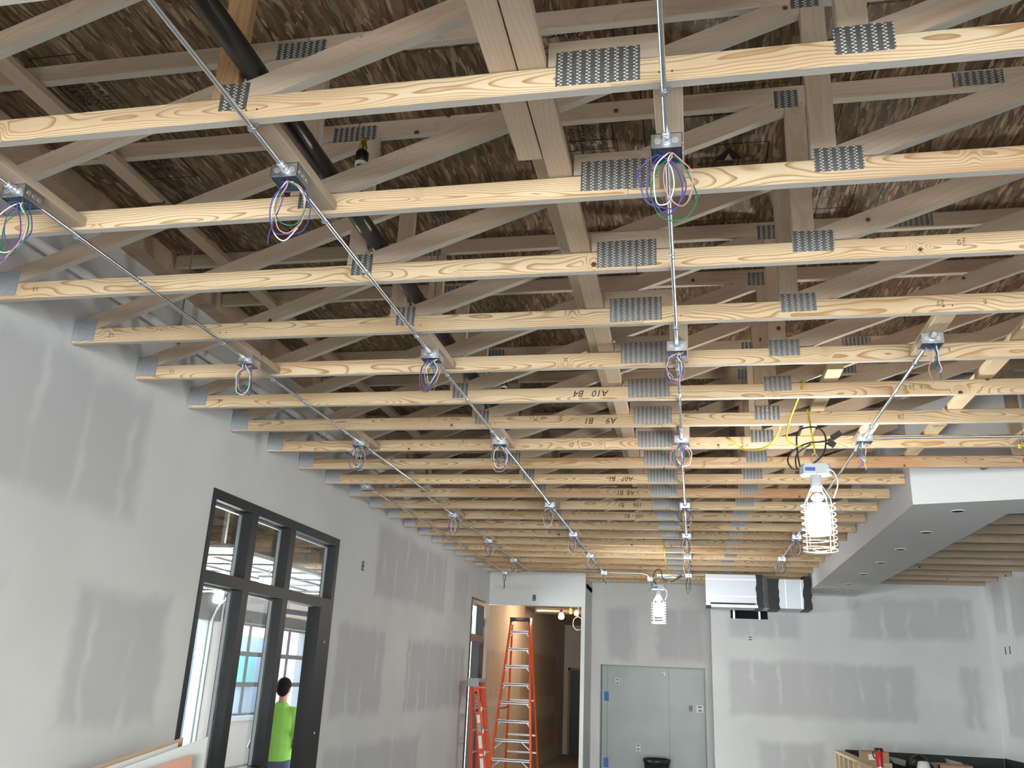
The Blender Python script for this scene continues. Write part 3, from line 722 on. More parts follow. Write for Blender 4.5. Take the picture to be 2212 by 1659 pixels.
def conduit(pts, label, straps=(), r=0.0088):
    c = thing('conduit', pts[0], label, 'conduit', 'steel conduit lengths under the trusses')
    MB().tube(pts, r, 12).build('tube', EMT, c)
    for (x, y, z) in straps:
        mb = MB(); strap(mb, x, y, z); mb.build('strap', GALV, c)
    if len(pts) > 2 and abs(pts[-1][1] - pts[0][1]) > 1.5:
        pass
    return c
for (xa, ya, xb, yb, lab) in SEGS:
    zc = CZ - 0.0005
    straps = []
    ks = [k for k in range(0, NK + 1) if ya + 0.05 < ty(k) + T / 2 < yb - 0.05]
    for k in (ks[:1] + ks[-1:] if len(ks) > 1 else ks):
        f = (ty(k) - ya) / (yb - ya); straps.append((xa + (xb - xa) * f, ty(k) + T / 2 + 0.012, zc))
    if lab.startswith('fourth') and abs(xa - xb) > 0.03:
        ym = ty(9) + 0.30
        pts = [(xa, ya, zc), (xa, ym - 0.12, zc), (xa, ym - 0.03, zc), (xb, ym + 0.06, zc), (xb, ym + 0.15, zc), (xb, yb, zc)] if (yb - ya) > 1.5 else [(xa, ya, zc), (xb, yb, zc)]
        if lab.startswith('fourth'): pts = [(xa, ya, zc), (xa, ym - 0.06, zc), (xa, ym - 0.03, zc), (xb + 0.005, ym + 0.02, zc), (xb, ym + 0.05, zc), (xb, yb, zc)]
    else:
        n = max(2, int((yb - ya) / 0.6)); pts = [(xa + random.uniform(-.002, .002) * (0 < i < n), ya + (yb - ya) * i / n, zc) for i in range(n + 1)]
    conduit(pts, lab, straps)
    # compression coupling part-way along longer lengths
    if yb - ya > 1.2:
        o = [q for q in COL.objects if q.get('label') == lab][0]
        ym = ya + (yb - ya) * 0.42; f = 0.42
        MB().lathe(((xa if ym < ty(9) or abs(xa - xb) < .03 else xb), ym, zc), [(0.0095, -0.028), (0.0118, -0.026), (0.0118, -0.004), (0.0105, -0.003), (0.0105, 0.003), (0.0118, 0.004), (0.0118, 0.026), (0.0095, 0.028)], 12, axis='y').build('coupling', ALU, o)
# wall-side run that starts at a box by the left wall
junction_box(-3.02, 9, 'plain box where a short conduit starts close to the left wall', 51, y=7.72, nw=0, z=ZB - 0.001, block=False)
junction_box(-3.06, 20, 'last box over the hall opening at the left wall', 52, y=14.42, nw=3, loose=3, drop=0.30, z=ZB - 0.001, block=False, palette=[5], fat=1.6)
conduit([(-3.02, 7.78, CZ - .008), (-3.02, 10.5, CZ - .008), (-3.05, 14.36, CZ - .008)], 'conduit closest to the left wall running to the hall opening', [(-3.02, ty(10) + T / 2, CZ - .008), (-3.03, ty(15) + T / 2, CZ - .008)])
junction_box(-1.37, 20, 'box at the far end of the second conduit row above the deep wall', 53, y=14.10, nw=5, loose=5, drop=0.16, z=ZB - 0.001, block=False, palette=[5, 5, 0, 3, 5], fat=1.5)
junction_box(-0.64, 20, 'box below the bent conduit left of the far work light', 54, y=14.15, nw=3, loose=3, drop=0.22, z=ZB - 0.075, block=False, palette=[5, 0, 5], fat=1.5)
junction_box(-0.05, 20, 'box at the far end of the middle row beside the duct', 55, y=14.08, nw=5, loose=4, drop=0.26, z=ZB - 0.02, block=False, palette=[5, 3, 5, 0, 5], fat=1.5)
conduit([(-2.98, 14.35, CZ - .01), (-2.80, 14.33, CZ - .01), (-2.75, 14.30, CZ + .008), (-2.2, 14.25, CZ), (-1.43, 14.12, CZ - .01)], 'conduit running across over the hall opening', r=0.0095)
conduit(spline([(-1.31, 14.10, CZ - .01), (-1.0, 14.11, CZ - .01), (-0.80, 14.12, CZ - .01), (-0.70, 14.13, CZ - .03), (-0.66, 14.14, CZ - .075)], 6), 'conduit bending down left of the far work light', r=0.012)
conduit([(-0.57, 14.13, CZ - .06), (-0.3, 14.11, CZ - .04), (-0.11, 14.09, CZ - .02)], 'short conduit behind the far work light')
conduit([(0.01, 14.08, CZ - .02), (0.19, 14.08, CZ - .02)], 'short conduit entering the left end of the duct')
# right box with connectors, fed by the cross conduit
jb = junction_box(2.23, 6, 'box at the right edge with red and yellow wire connectors', 61, y=6.13, nw=4, loose=4, drop=0.13, palette=[5, 1, 3, 5], fat=1.3, block=True, blab='short flat board above the box at the right edge')
for i, (dx, dy, dzz, m_) in enumerate(((-0.075, 0.0, -0.075, YEL), (-0.035, -0.01, -0.135, YEL), (-0.065, -0.02, -0.175, RED), (-0.01, -0.03, -0.185, RED))):
    MB().tube([(2.23 + dx * 0.6, 6.13 + dy, BZ + dzz * 0.5), (2.23 + dx * 0.8, 6.13 + dy, BZ + dzz + 0.03), (2.23 + dx, 6.13 + dy, BZ + dzz)], 0.0025, 6).lathe((2.23 + dx, 6.13 + dy, BZ + dzz - 0.03), [(0.011, 0), (0.012, 0.006), (0.007, 0.03)], 10, 1).build('wire_connector', [W_COL[5], m_], jb)
conduit([(L4 + 0.052, BOXES[[i for i, b in enumerate(BOXES) if abs(b[0] - L4) < 1e-6][1]][1], CZ), (1.7, 6.14, CZ), (2.175, 6.13, CZ)], 'cross conduit running right to the box with wire connectors')

# ================================================================== WORK LIGHTS
LAMPM = simple('lamp_glow', (1, 1, 1), 0.4, emit=(1.0, 0.985, 0.965), estr=250.0)
LAMPB = simple('lamp_glow_far', (1, 1, 1), 0.4, emit=(1.0, 0.985, 0.965), estr=320.0)
def clear_mat():
    return glass_mat('clear_polycarbonate', (0.96, 0.97, 0.97), 0.25)
CLEAR = clear_mat()
WIREW = simple('white_coated_wire', (0.80, 0.80, 0.80), 0.35, 0.2)
def work_light(loc, s, label, glow, top, seg=True):
    x, y, z = loc                         # z = underside of the ballast head
    t = thing('work_light', loc, label, 'work light', 'hanging caged work lights')
    # head: hexagonal ballast box
    hexa = [(x + 0.098 * s * math.cos(R(a)), y + 0.082 * s * math.sin(R(a))) for a in (0, 38, 142, 180, 218, 322)]
    hx2 = [(x + 0.088 * s * math.cos(R(a)), y + 0.072 * s * math.sin(R(a))) for a in (0, 38, 142, 180, 218, 322)]
    mb = MB().prism(hexa, z, z + 0.055 * s, axis='z').prism(hx2, z + 0.055 * s, z + 0.068 * s, axis='z')
    hd = mb.build('ballast_head', LGREY, t)
    for a in (0, 90, 180, 270): MB().lathe((x + 0.08 * s * math.cos(R(a)), y + 0.06 * s * math.sin(R(a)), z - 0.008 * s), [(0.004 * s, 0), (0.004 * s, 0.009 * s)], 8).build('screw', GALV, hd)
    lb = MB().box(x - 0.068 * s, x - 0.008 * s, y - 0.058 * s, y - 0.054 * s, z + 0.016 * s, z + 0.040 * s).build('blue_badge', BLUE, hd)
    MB().lathe((x, y, z - 0.10 * s), [(0.034 * s, 0), (0.036 * s, 0.02 * s), (0.036 * s, 0.10 * s)], 20).build('socket', GREYP, t)
    MB().lathe((x, y, z - 0.17 * s), [(0.080 * s, -0.02 * s), (0.079 * s, 0.015 * s), (0.066 * s, 0.042 * s), (0.040 * s, 0.068 * s), (0.037 * s, 0.10 * s)], 24).build('clear_shoulder', CLEAR, t)
    MB().lathe((x, y, z - 0.40 * s), [(0.050 * s, 0.020 * s), (0.070 * s, 0.034 * s), (0.071 * s, 0.18 * s), (0.058 * s, 0.20 * s)], 24).build('glowing_globe', glow, t)
    # spiral guard
    n = 8; mb = MB(); pts = []
    for i in range(n * 20 + 1):
        a = 2 * math.pi * i / 20; h = z - 0.175 * s - 0.30 * s * i / (n * 20)
        pts.append((x + 0.104 * s * math.cos(a), y + 0.104 * s * math.sin(a), h))
    mb.tube(pts, 0.0022 * s, 5)
    for a in (45, 135, 225, 315):
        ca, sa = math.cos(R(a)), math.sin(R(a))
        mb.tube([(x + 0.040 * s * ca, y + 0.04 * s * sa, z - 0.07 * s), (x + 0.101 * s * ca, y + 0.101 * s * sa, z - 0.17 * s), (x + 0.101 * s * ca, y + 0.101 * s * sa, z - 0.475 * s), (x, y, z - 0.482 * s)], 0.0022 * s, 5)
    mb.tube([(x + 0.103 * s * math.cos(a * math.pi / 10), y + 0.103 * s * math.sin(a * math.pi / 10), z - 0.475 * s) for a in range(20)], 0.0022 * s, 5, closed=True)
    mb.build('wire_guard', WIREW, t)
    # hook and flexible lead to the globe
    MB().tube(spline([(x - 0.015 * s, y, z + 0.06 * s), (x - 0.02 * s, y, z + 0.10 * s), (x - 0.012 * s, y, z + 0.135 * s), (x + 0.008 * s, y, z + 0.14 * s), (x + 0.016 * s, y, z + 0.11 * s), (x + 0.006 * s, y, z + 0.065 * s)], 6), 0.0035 * s, 8).build('hook', GALV, t)
    MB().tube(spline([(x + 0.06 * s, y - 0.055 * s, z + 0.03 * s), (x + 0.10 * s, y - 0.06 * s, z + 0.01 * s), (x + 0.125 * s, y - 0.04 * s, z - 0.06 * s), (x + 0.095 * s, y - 0.02 * s, z - 0.15 * s)], 6), 0.004 * s, 8).build('lead', GREYP, t)
    return t
LX, LY, LZ = 0.785, 5.66, 3.205
w1 = work_light((LX, LY, LZ), 1.0, 'large glowing work light hanging from yellow rope at right', LAMPM, 0)
mb = MB()
u = 1.0
mb.tube(spline([(LX - 0.09, LY, LZ + 0.03), (LX - 0.14, LY, LZ + 0.045), (LX - 0.165, LY, LZ + 0.10), (LX - 0.13, LY, LZ + 0.16), (LX - 0.04, LY - 0.02, LZ + 0.205), (LX + 0.06, LY - 0.03, LZ + 0.215), (LX + 0.15, LY - 0.03, LZ + 0.25)], 8), 0.0055, 8)
mb.tube(spline([(LX - 0.085, LY, LZ + 0.02), (LX - 0.10, LY, LZ + 0.12), (LX - 0.10, LY, LZ + 0.26), (LX - 0.06, LY, LZ + 0.31), (LX + 0.03, LY, LZ + 0.315), (LX + 0.075, LY, LZ + 0.26), (LX + 0.065, LY, LZ + 0.16), (LX + 0.02, LY, LZ + 0.10), (LX - 0.05, LY, LZ + 0.055)], 8), 0.0055, 8)
mb.tube(spline([(LX - 0.09, LY, LZ + 0.025), (LX - 0.115, LY, LZ + 0.06), (LX - 0.105, LY, LZ + 0.14), (LX - 0.02, LY - 0.02, LZ + 0.20)], 8), 0.005, 8)
cb = mb.build('power_cord', BLACK, w1)
MB().beam((LX + 0.11, LY - 0.03, LZ + 0.235), (LX + 0.165, LY - 0.03, LZ + 0.27), 0.030, 0.034).beam((LX + 0.085, LY - 0.03, LZ + 0.215), (LX + 0.125, LY - 0.03, LZ + 0.185), 0.03, 0.034).build('plug', BLACK, cb)
yr = thing('yellow_rope', (LX - 0.01, LY, LZ + 0.14), 'yellow rope looped over a chord, holding up the nearer work light', 'rope')
yk6 = ty(5)
MB().tube(spline([(LX + 0.005, LY, LZ + 0.135), (LX, LY, LZ + 0.22), (LX - 0.008, LY, LZ + 0.30), (LX + 0.004, ty(6) - 0.012, ZB + 0.05), (LX, ty(6) - 0.008, ZB + 0.10), (LX, ty(6) + 0.02, ZB + CH + 0.012)], 6), 0.006, 8).tube(spline([(LX - 0.01, LY, LZ + 0.20), (LX - 0.08, LY - 0.02, LZ + 0.18), (LX - 0.165, LY - 0.05, LZ + 0.22), (LX - 0.15, LY - 0.12, LZ + 0.33), (LX - 0.105, ty(5) - 0.010, ZB + 0.05), (LX - 0.10, ty(5) - 0.008, ZB + 0.10), (LX - 0.10, ty(5) + 0.03, ZB + CH + 0.012)], 6), 0.006, 8).build('rope_strand', YEL, yr)
yc_ = thing('extension_cord', (0.5, 6.0, 3.6), 'yellow cord drooping between chords left of the nearer work light', 'cord')
MB().tube(spline([(0.62, ty(6) + 0.06, ZB + 0.05), (0.60, ty(6) + 0.14, ZB - 0.02), (0.53, ty(6) + 0.30, ZB - 0.075), (0.40, ty(7) - 0.03, ZB - 0.02), (0.30, ty(7) - 0.02, ZB + 0.06), (0.24, ty(7) + 0.06, ZB + CH + 0.015)], 8), 0.006, 8).build('cable', YEL, yc_)
l2x, l2y, l2z = -0.425, 11.55, 3.065
w2 = work_light((l2x, l2y, l2z), 0.88, 'small far work light glowing above the grey niche', LAMPB, 0)
MB().tube(spline([(l2x - 0.02, l2y, l2z + 0.06), (l2x - 0.07, l2y, l2z + 0.14), (l2x - 0.03, l2y, l2z + 0.24), (l2x + 0.03, l2y, l2z + 0.25), (l2x + 0.06, l2y, l2z + 0.14), (l2x + 0.16, l2y, l2z + 0.10), (l2x + 0.24, l2y, l2z + 0.15)], 8), 0.006, 8).build('power_cord', BLACK, w2)
MB().beam((l2x + 0.24, l2y, l2z + 0.15), (l2x + 0.30, l2y, l2z + 0.18), 0.03, 0.03).build('plug', BLACK, w2)
y2 = thing('extension_cord', (l2x, l2y, l2z + 0.2), 'yellow cord hooked over a chord above the far work light', 'cord')
MB().tube(spline([(l2x + 0.01, l2y, l2z + 0.13), (l2x + 0.005, l2y, l2z + 0.3), (l2x, ty(15) - 0.01, ZB + 0.02), (l2x, ty(15) - 0.008, ZB + CH + 0.01), (l2x, ty(15) + 0.03, ZB + CH + 0.01)], 6), 0.004, 6).tube(spline([(l2x + 0.08, ty(15) - 0.012, ZB + 0.07), (l2x + 0.09, ty(15) - 0.02, ZB - 0.05), (l2x + 0.11, l2y, l2z + 0.28), (l2x + 0.17, l2y, l2z + 0.19), (l2x + 0.24, l2y, l2z + 0.155)], 6), 0.008, 8).build('cable', YEL, y2)

# ================================================================== WINDOWS IN THE LEFT WALL
def frame_bar(mb, y0, y1, z0, z1, x0=XL - 0.115, x1=XL + 0.012): mb.box(x0, x1, y0, y1, z0, z1)
win = root_struct('window_1', (XL, 5.72, 0.02))
def wpart(name, y0, y1, z0, z1, parent=win, x0=XL - 0.115, x1=XL + 0.012, mat=BRONZE):
    mb = MB().box(x0, x1, y0, y1, z0, z1)
    return mb.build(name, mat, parent)
ft = wpart('head', 5.72, 8.15, 3.055, 3.132)
wpart('jamb', 5.722, 5.765, 0.022, 3.055); wpart('jamb', 8.075, 8.148, 0.022, 3.055)
wpart('mullion', 6.335, 6.435, 0.022, 3.055); wpart('mullion', 7.045, 7.145, 0.022, 3.055)
for y0, y1 in ((5.765, 6.335), (6.435, 7.045), (7.145, 8.075)): wpart('transom', y0, y1, 2.455, 2.545)
wpart('rail', 6.435, 7.045, 1.06, 1.145); wpart('rail', 5.765, 6.335, 1.06, 1.145)
wpart('sill', 5.765, 7.045, 0.022, 0.10)
dj = wpart('door_post', 7.86, 8.075, 0.022, 2.455)
for z in (2.15, 1.35): MB().lathe((XL + 0.013, 8.02, z), [(0.011, 0), (0.011, 0.004), (0.006, 0.006)], 10, axis='x').build('bolt', ALU, dj)
for y0, y1 in ((5.765, 6.335), (6.435, 7.045), (7.145, 8.075)):
    wpart('glass', y0 + .002, y1 - .002, 2.547, 3.053, x0=XL - 0.07, x1=XL - 0.064, mat=GLASS)
    b = MB()
    for (a, c_, d, e) in ((y0, y1, 3.035, 3.053), (y0, y1, 2.547, 2.562), (y1 - 0.016, y1 - .001, 2.562, 3.035), (y0 + .001, y0 + 0.016, 2.562, 3.035)): b.box(XL - 0.10, XL - 0.074, a, c_, d, e)
    b.build('glazing_bead', ALU, win)
for y0, y1 in ((5.765, 6.335), (6.435, 7.045)):
    wpart('glass', y0 + .002, y1 - .002, 1.147, 2.453, x0=XL - 0.07, x1=XL - 0.064, mat=GLASS)
    wpart('glass', y0 + .002, y1 - .002, 0.102, 1.058, x0=XL - 0.07, x1=XL - 0.064, mat=GLASS)
    b = MB()
    for (a, c_, d, e) in ((y0, y1, 2.435, 2.453), (y1 - 0.016, y1 - .001, 1.147, 2.435), (y0 + .001, y0 + 0.016, 1.147, 2.435)): b.box(XL - 0.10, XL - 0.074, a, c_, d, e)
    b.build('glazing_bead', ALU, win)
win2 = root_struct('window_2', (XL, 13.72, 0.02))
wpart('head', 13.722, 14.658, 3.02, 3.103, win2); wpart('jamb', 13.722, 13.765, 0.022, 3.02, win2); wpart('jamb', 14.56, 14.658, 0.022, 3.02, win2)
wpart('transom', 13.765, 14.56, 2.44, 2.545, win2); wpart('glass', 13.767, 14.558, 2.547, 3.018, win2, XL - 0.07, XL - 0.064, GLASS)
wpart('door_post', 14.33, 14.56, 0.022, 2.44, win2)

# ================================================================== NEIGHBOURING ROOM SEEN THROUGH THE GLASS
PW_ = simple('patio_wall_white', (0.72, 0.70, 0.69), 0.8, 0, 0.03)
DKF = simple('dark_grey_aluminium', (0.16, 0.155, 0.16), 0.5, 0.3, 0.08)
wall_with_holes('wall_patio', PW_, 'y', -9.3, -9.12, 3.0, 26.0, 0, 3.75, [(11.4, 15.75, 0.0, 2.70), (16.45, 20.25, 0.92, 2.76), (7.6, 11.2, 0.0, 2.7)])
struct(MB().box(-9.3, -3.76, 20.9, 21.05, 0, 3.75).build('wall_patio_end', PW_))
struct(MB().box(-9.3, -3.60, 2.6, 2.75, 0, 3.75).build('wall_patio_near', PW_))
pc = struct(MB().box(-9.4, XL - 0.15, 2.6, 21.1, 3.70, 3.74).build('ceiling_patio', OSB))
# glazed overhead door in the far wall
def sectional_door(name, x, y0, y1, z0, z1, rows, cols, label, pane_mat):
    t = thing(name, (x, y0, z0), label, 'overhead door')
    rh = (z1 - z0) / rows; cw = (y1 - y0) / cols; f = 0.045
    for r in range(rows):
        for zz in (z0 + r * rh, z0 + (r + 1) * rh - f): MB().box(x - 0.025, x + 0.025, y0, y1, zz, zz + f).build('rail', DKF, t)
        for c in range(cols + 1):
            yy = min(max(y0 + c * cw - f / 2, y0), y1 - f); MB().box(x - 0.022, x + 0.022, yy, yy + f, z0 + r * rh + f, z0 + (r + 1) * rh - f).build('stile', DKF, t)
        for c in range(cols):
            MB().box(x - 0.004, x + 0.004, y0 + c * cw + f / 2, y0 + (c + 1) * cw - f / 2, z0 + r * rh + f, z0 + (r + 1) * rh - f).build('pane', pane_mat, t)
        if r: MB().box(x + 0.026, x + 0.05, y0 + 1.75 * cw - 0.03, y0 + 1.75 * cw + 0.03, z0 + r * rh - 0.09, z0 + r * rh + 0.09).build('hinge', ALU, t)
    return t
sectional_door('overhead_door', -9.08, 16.47, 20.23, 0.95, 2.74, 3, 4, 'closed glazed overhead door above a white half wall, seen through the window', GLASS)
struct(MB().box(-9.12, -8.96, 16.3, 20.4, 0.86, 0.915).build('trim_2', WHITE))
struct(MB().box(-9.119, -9.06, 11.2, 16.1, 2.705, 3.45).box(-9.119, -9.06, 15.752, 15.86, 0, 2.705).build('trim_6', DKF))
struct(MB().box(-9.119, -9.09, 16.28, 20.42, 2.765, 3.0).box(-9.119, -9.09, 16.30, 16.46, 0.92, 2.765).box(-9.119, -9.09, 20.24, 20.42, 0.92, 2.765).build('trim_3', DKF))
# raised overhead door lying under the ceiling on its tracks
FROST = simple('frosted_panel', (0.30, 0.295, 0.28), 0.65, 0, 0.06)
od = thing('raised_overhead_door', (-7.0, 11.0, 3.2), 'raised overhead door lying flat under the ceiling behind the window', 'overhead door')
dx0, dx1, dy0, dy1, dz_ = -8.7, -5.35, 9.2, 14.6, 3.22
for i in range(6):
    xx = dx0 + (dx1 - dx0) * i / 5; MB().box(xx - 0.05, xx + 0.05, dy0, dy1, dz_ - 0.025, dz_ + 0.025).build('rail', DKF, od)
for jx in range(7):
    yy = dy0 + (dy1 - dy0) * jx / 6; MB().box(dx0, dx1, yy - 0.05, yy + 0.05, dz_ - 0.022, dz_ + 0.022).build('stile', DKF, od)
for i in range(5):
    for jx in range(6):
        xa = dx0 + (dx1 - dx0) * i / 5 + .05; xb = dx0 + (dx1 - dx0) * (i + 1) / 5 - .05; ya = dy0 + (dy1 - dy0) * jx / 6 + .05; yb = dy0 + (dy1 - dy0) * (jx + 1) / 6 - .05
        MB().box(xa, xb, ya, yb, dz_ - 0.004, dz_ + 0.004).build('pane', FROST, od)
for n, y in enumerate((9.05, 14.75, 15.7)):
    tr = thing('door_track', (-9.0, y, 0), ['near galvanised track of the raised overhead door', 'far galvanised track of the raised overhead door', 'galvanised track rising beside the open doorway'][n], 'track')
    MB().tube(spline([(-9.02, y, 0.05), (-9.02, y, 2.4), (-9.0, y, 2.8), (-8.8, y, 3.1), (-8.4, y, 3.18), (-5.0, y, 3.18)], 6), 0.03, 6).build('rail', GALV, tr)
    if n < 2:
        for xx in (-7.6, -5.2): MB().box(xx - .02, xx + .02, y - .02, y + .02, 3.2, 3.70).build('hanger_strap', GALV, tr)
for n, (ya, lab) in enumerate(((8.2, 'nearer galvanised strut under the sheathing behind the window'), (15.6, 'farther galvanised strut under the sheathing behind the window'))):
    tag(MB().box(-8.9, -3.7, ya, ya + 0.06, 3.60, 3.66).build('ceiling_strut', GALV), lab, 'strut')
th_ = thing('black_tube', (-7.0, 14.2, 2.95), 'short black tube hanging under the ceiling behind the window', 'tube')
MB().tube([(-6.9, 13.8, 2.82), (-6.45, 14.4, 2.79)], 0.045, 10).tube([(-6.7, 14.07, 2.8), (-6.7, 14.07, 3.19)], 0.006, 6).build('tube', BLACK, th_)
pl = thing('patio_lamp', (-5.69, 11.2, 3.05), 'bright lamp glowing in the room behind the window', 'lamp')
MB().box(-5.78, -5.60, 11.15, 11.30, 2.98, 3.05).build('glowing_tube', simple('lamp_glow_patio', (1, 1, 1), 0.4, emit=(1, 0.98, 0.95), estr=110.0), pl)
MB().box(-5.80, -5.58, 11.13, 11.32, 3.051, 3.085).tube([(-5.69, 11.225, 3.08), (-5.69, 11.225, 3.19)], 0.01, 6).build('reflector', GALV, pl)
# things outdoors
bl = thing('neighbour_building', (-16, 15, 0), 'blue grey building outside the overhead door', 'building')
MB().box(-17, -15, 22.0, 31.0, 0, 2.9).build('wall', simple('blue_grey_render', (0.30, 0.42, 0.62), 0.8), bl)
MB().box(-14.98, -14.9, 27.4, 29.2, 1.3, 2.3).build('teal_panel', simple('teal_panel', (0.10, 0.50, 0.52), 0.7), bl)
tag(MB().box(-13.4, -12.6, 28.0, 33.0, 0, 3.6).build('pink_pier', simple('pink_render', (0.75, 0.48, 0.46), 0.8)), 'pale pink wall outside the right side of the overhead door', 'wall')
tag(MB().box(-11.4, -10.9, 17.5, 20.1, 0, 3.6).build('steel_column', simple('blue_steel', (0.36, 0.42, 0.52), 0.4, 0.4)), 'blue grey column outside the open doorway', 'column')
struct(MB().box(-60, -9.62, -20, 70, -0.16, -0.06).build('ground', simple('lawn', (0.32, 0.36, 0.06), 0.9, 0, 0.2, 3)))

# ================================================================== PERSON BEHIND THE WINDOW
def remesh(mb, mat, name, parent, vox=0.011, sm=6):
    me = mb.mesh('tmp', mat); o = bpy.data.objects.new('tmp', me); COL.objects.link(o)
    m = o.modifiers.new('r', 'REMESH'); m.mode = 'VOXEL'; m.voxel_size = vox; m.use_smooth_shade = True
    s_ = o.modifiers.new('s', 'SMOOTH'); s_.iterations = sm; s_.factor = 0.5
    dg = bpy.context.evaluated_depsgraph_get(); n = bpy.data.meshes.new_from_object(o.evaluated_get(dg)); bpy.data.objects.remove(o)
    n.name = name; n.materials.clear(); n.materials.append(mat)
    for v in n.vertices: v.co = PM @ v.co
    for p in n.polygons: p.use_smooth = True
    return link(name, n, parent, WLOC[parent.name])
def cap(mb, p, q, r0, r1, n=7):
    p, q = Vector(p), Vector(q)
    for i in range(n + 1):
        t = i / n; r = r0 + (r1 - r0) * t
        mb.ell(p.lerp(q, t), (r, r, r), 12, 8)
per = thing('person', (-4.72, 10.05, 0), 'person in a neon green T-shirt with short dark hair, seen from behind through the window', 'person')
PM = Matrix.Rotation(R(8), 4, 'Z')          # local: +Y is where the person faces (away from the camera), +X their right
SKIN = simple('skin', (0.30, 0.15, 0.095), 0.55, 0, 0.06); HAIR = simple('dark_hair', (0.008, 0.006, 0.005), 0.9, 0, 0.3, 60, 0.5)
HAIR.node_tree.nodes['Principled BSDF'].inputs['Specular IOR Level'].default_value = 0.08
NEON = simple('neon_green_cloth', (0.16, 0.33, 0.05), 0.85, 0, 0.05, 12, 0.15); DENIM = simple('dark_denim', (0.03, 0.04, 0.07), 0.8, 0, 0.1, 20)
bd = MB()
bd.ell((0, 0, 1.15), (0.150, 0.09, 0.22)); bd.ell((0, 0, 0.98), (0.155, 0.10, 0.13)); bd.ell((0, 0, 1.33), (0.165, 0.095, 0.14))
cap(bd, (-0.15, 0, 1.42), (0.15, 0, 1.42), 0.062, 0.062); cap(bd, (0, -0.012, 1.42), (0, 0.005, 1.58), 0.062, 0.055)
bd.ell((0, 0.015, 1.675), (0.073, 0.092, 0.105)); bd.ell((0, 0.055, 1.61), (0.050, 0.055, 0.055)); bd.ell((0, 0.112, 1.655), (0.013, 0.020, 0.024))
for s_ in (-1, 1):
    bd.ell((s_ * 0.076, 0.0, 1.665), (0.010, 0.020, 0.032)); bd.ell((s_ * 0.030, 0.095, 1.685), (0.014, 0.010, 0.009))
    cap(bd, (s_ * 0.09, 0, 0.93), (s_ * 0.10, 0.01, 0.50), 0.085, 0.055); cap(bd, (s_ * 0.10, 0.01, 0.50), (s_ * 0.11, -0.02, 0.09), 0.056, 0.038); cap(bd, (s_ * 0.11, -0.03, 0.045), (s_ * 0.12, 0.14, 0.035), 0.04, 0.034)
bd.ell((0, 0.104, 1.615), (0.024, 0.010, 0.008))
# arms: left elbow pushed out and back, forearm forward; right arm folded in front
def arm(mb, sh, el, wr, fingers):
    cap(mb, sh, el, 0.052, 0.041); cap(mb, el, wr, 0.042, 0.028)
    d = (Vector(wr) - Vector(el)).normalized(); side = d.cross(Vector((0, 0, 1))).normalized(); nrm = side.cross(d)
    pm_ = Vector(wr) + d * 0.05
    mb.ell(pm_, (0.040, 0.040, 0.026), 12, 8)
    for i, (o_, ln) in enumerate(((-0.030, 0.062), (-0.010, 0.075), (0.011, 0.070), (0.030, 0.055))):
        a = pm_ + side * o_ + d * 0.03; b = a + d * ln * 0.55 - nrm * 0.006; c = b + d * ln * 0.4 - nrm * 0.028
        cap(mb, a, b, 0.0095, 0.009, 4); cap(mb, b, c, 0.009, 0.008, 4)
    a = pm_ - side * 0.035 - d * 0.02; cap(mb, a, a - side * 0.035 + d * 0.03 - nrm * 0.015, 0.012, 0.009, 4)
arm(bd, (-0.175, 0, 1.41), (-0.285, -0.05, 1.04), (-0.20, 0.20, 1.06), 1)
arm(bd, (0.175, 0, 1.41), (0.215, -0.02, 1.06), (0.12, 0.22, 1.10), 1)
remesh(bd, SKIN, 'body', per, 0.0085, 4)
sh = MB()
sh.ell((0, 0, 1.30), (0.205, 0.135, 0.20)); sh.ell((0, 0, 1.08), (0.190, 0.135, 0.22)); sh.ell((0, 0, 0.95), (0.195, 0.142, 0.14)); cap(sh, (-0.16, -0.005, 1.41), (0.16, -0.005, 1.41), 0.075, 0.075, 10); cap(sh, (-0.03, -0.02, 1.475), (0.03, -0.02, 1.475), 0.062, 0.062, 3)
cap(sh, (-0.175, 0, 1.405), (-0.245, -0.035, 1.18), 0.072, 0.068); cap(sh, (0.175, 0, 1.405), (0.20, -0.015, 1.19), 0.072, 0.066)
remesh(sh, NEON, 'shirt', per, 0.012, 6)
tr_ = MB(); tr_.ell((0, 0, 0.90), (0.185, 0.13, 0.13))
for s_ in (-1, 1): cap(tr_, (s_ * 0.09, 0, 0.90), (s_ * 0.10, 0.01, 0.50), 0.10, 0.075); cap(tr_, (s_ * 0.10, 0.01, 0.50), (s_ * 0.11, -0.02, 0.10), 0.075, 0.06)
remesh(tr_, DENIM, 'trousers', per, 0.013, 5)
so = MB()
for s_ in (-1, 1): cap(so, (s_ * 0.11, -0.04, 0.052), (s_ * 0.12, 0.15, 0.048), 0.05, 0.045)
remesh(so, BLACK, 'shoes', per, 0.012, 3)
hr = MB(); hr.ell((0, -0.004, 1.712), (0.086, 0.100, 0.090)); hr.ell((0, -0.045, 1.668), (0.078, 0.066, 0.085))
remesh(hr, HAIR, 'hair', per, 0.009, 3)

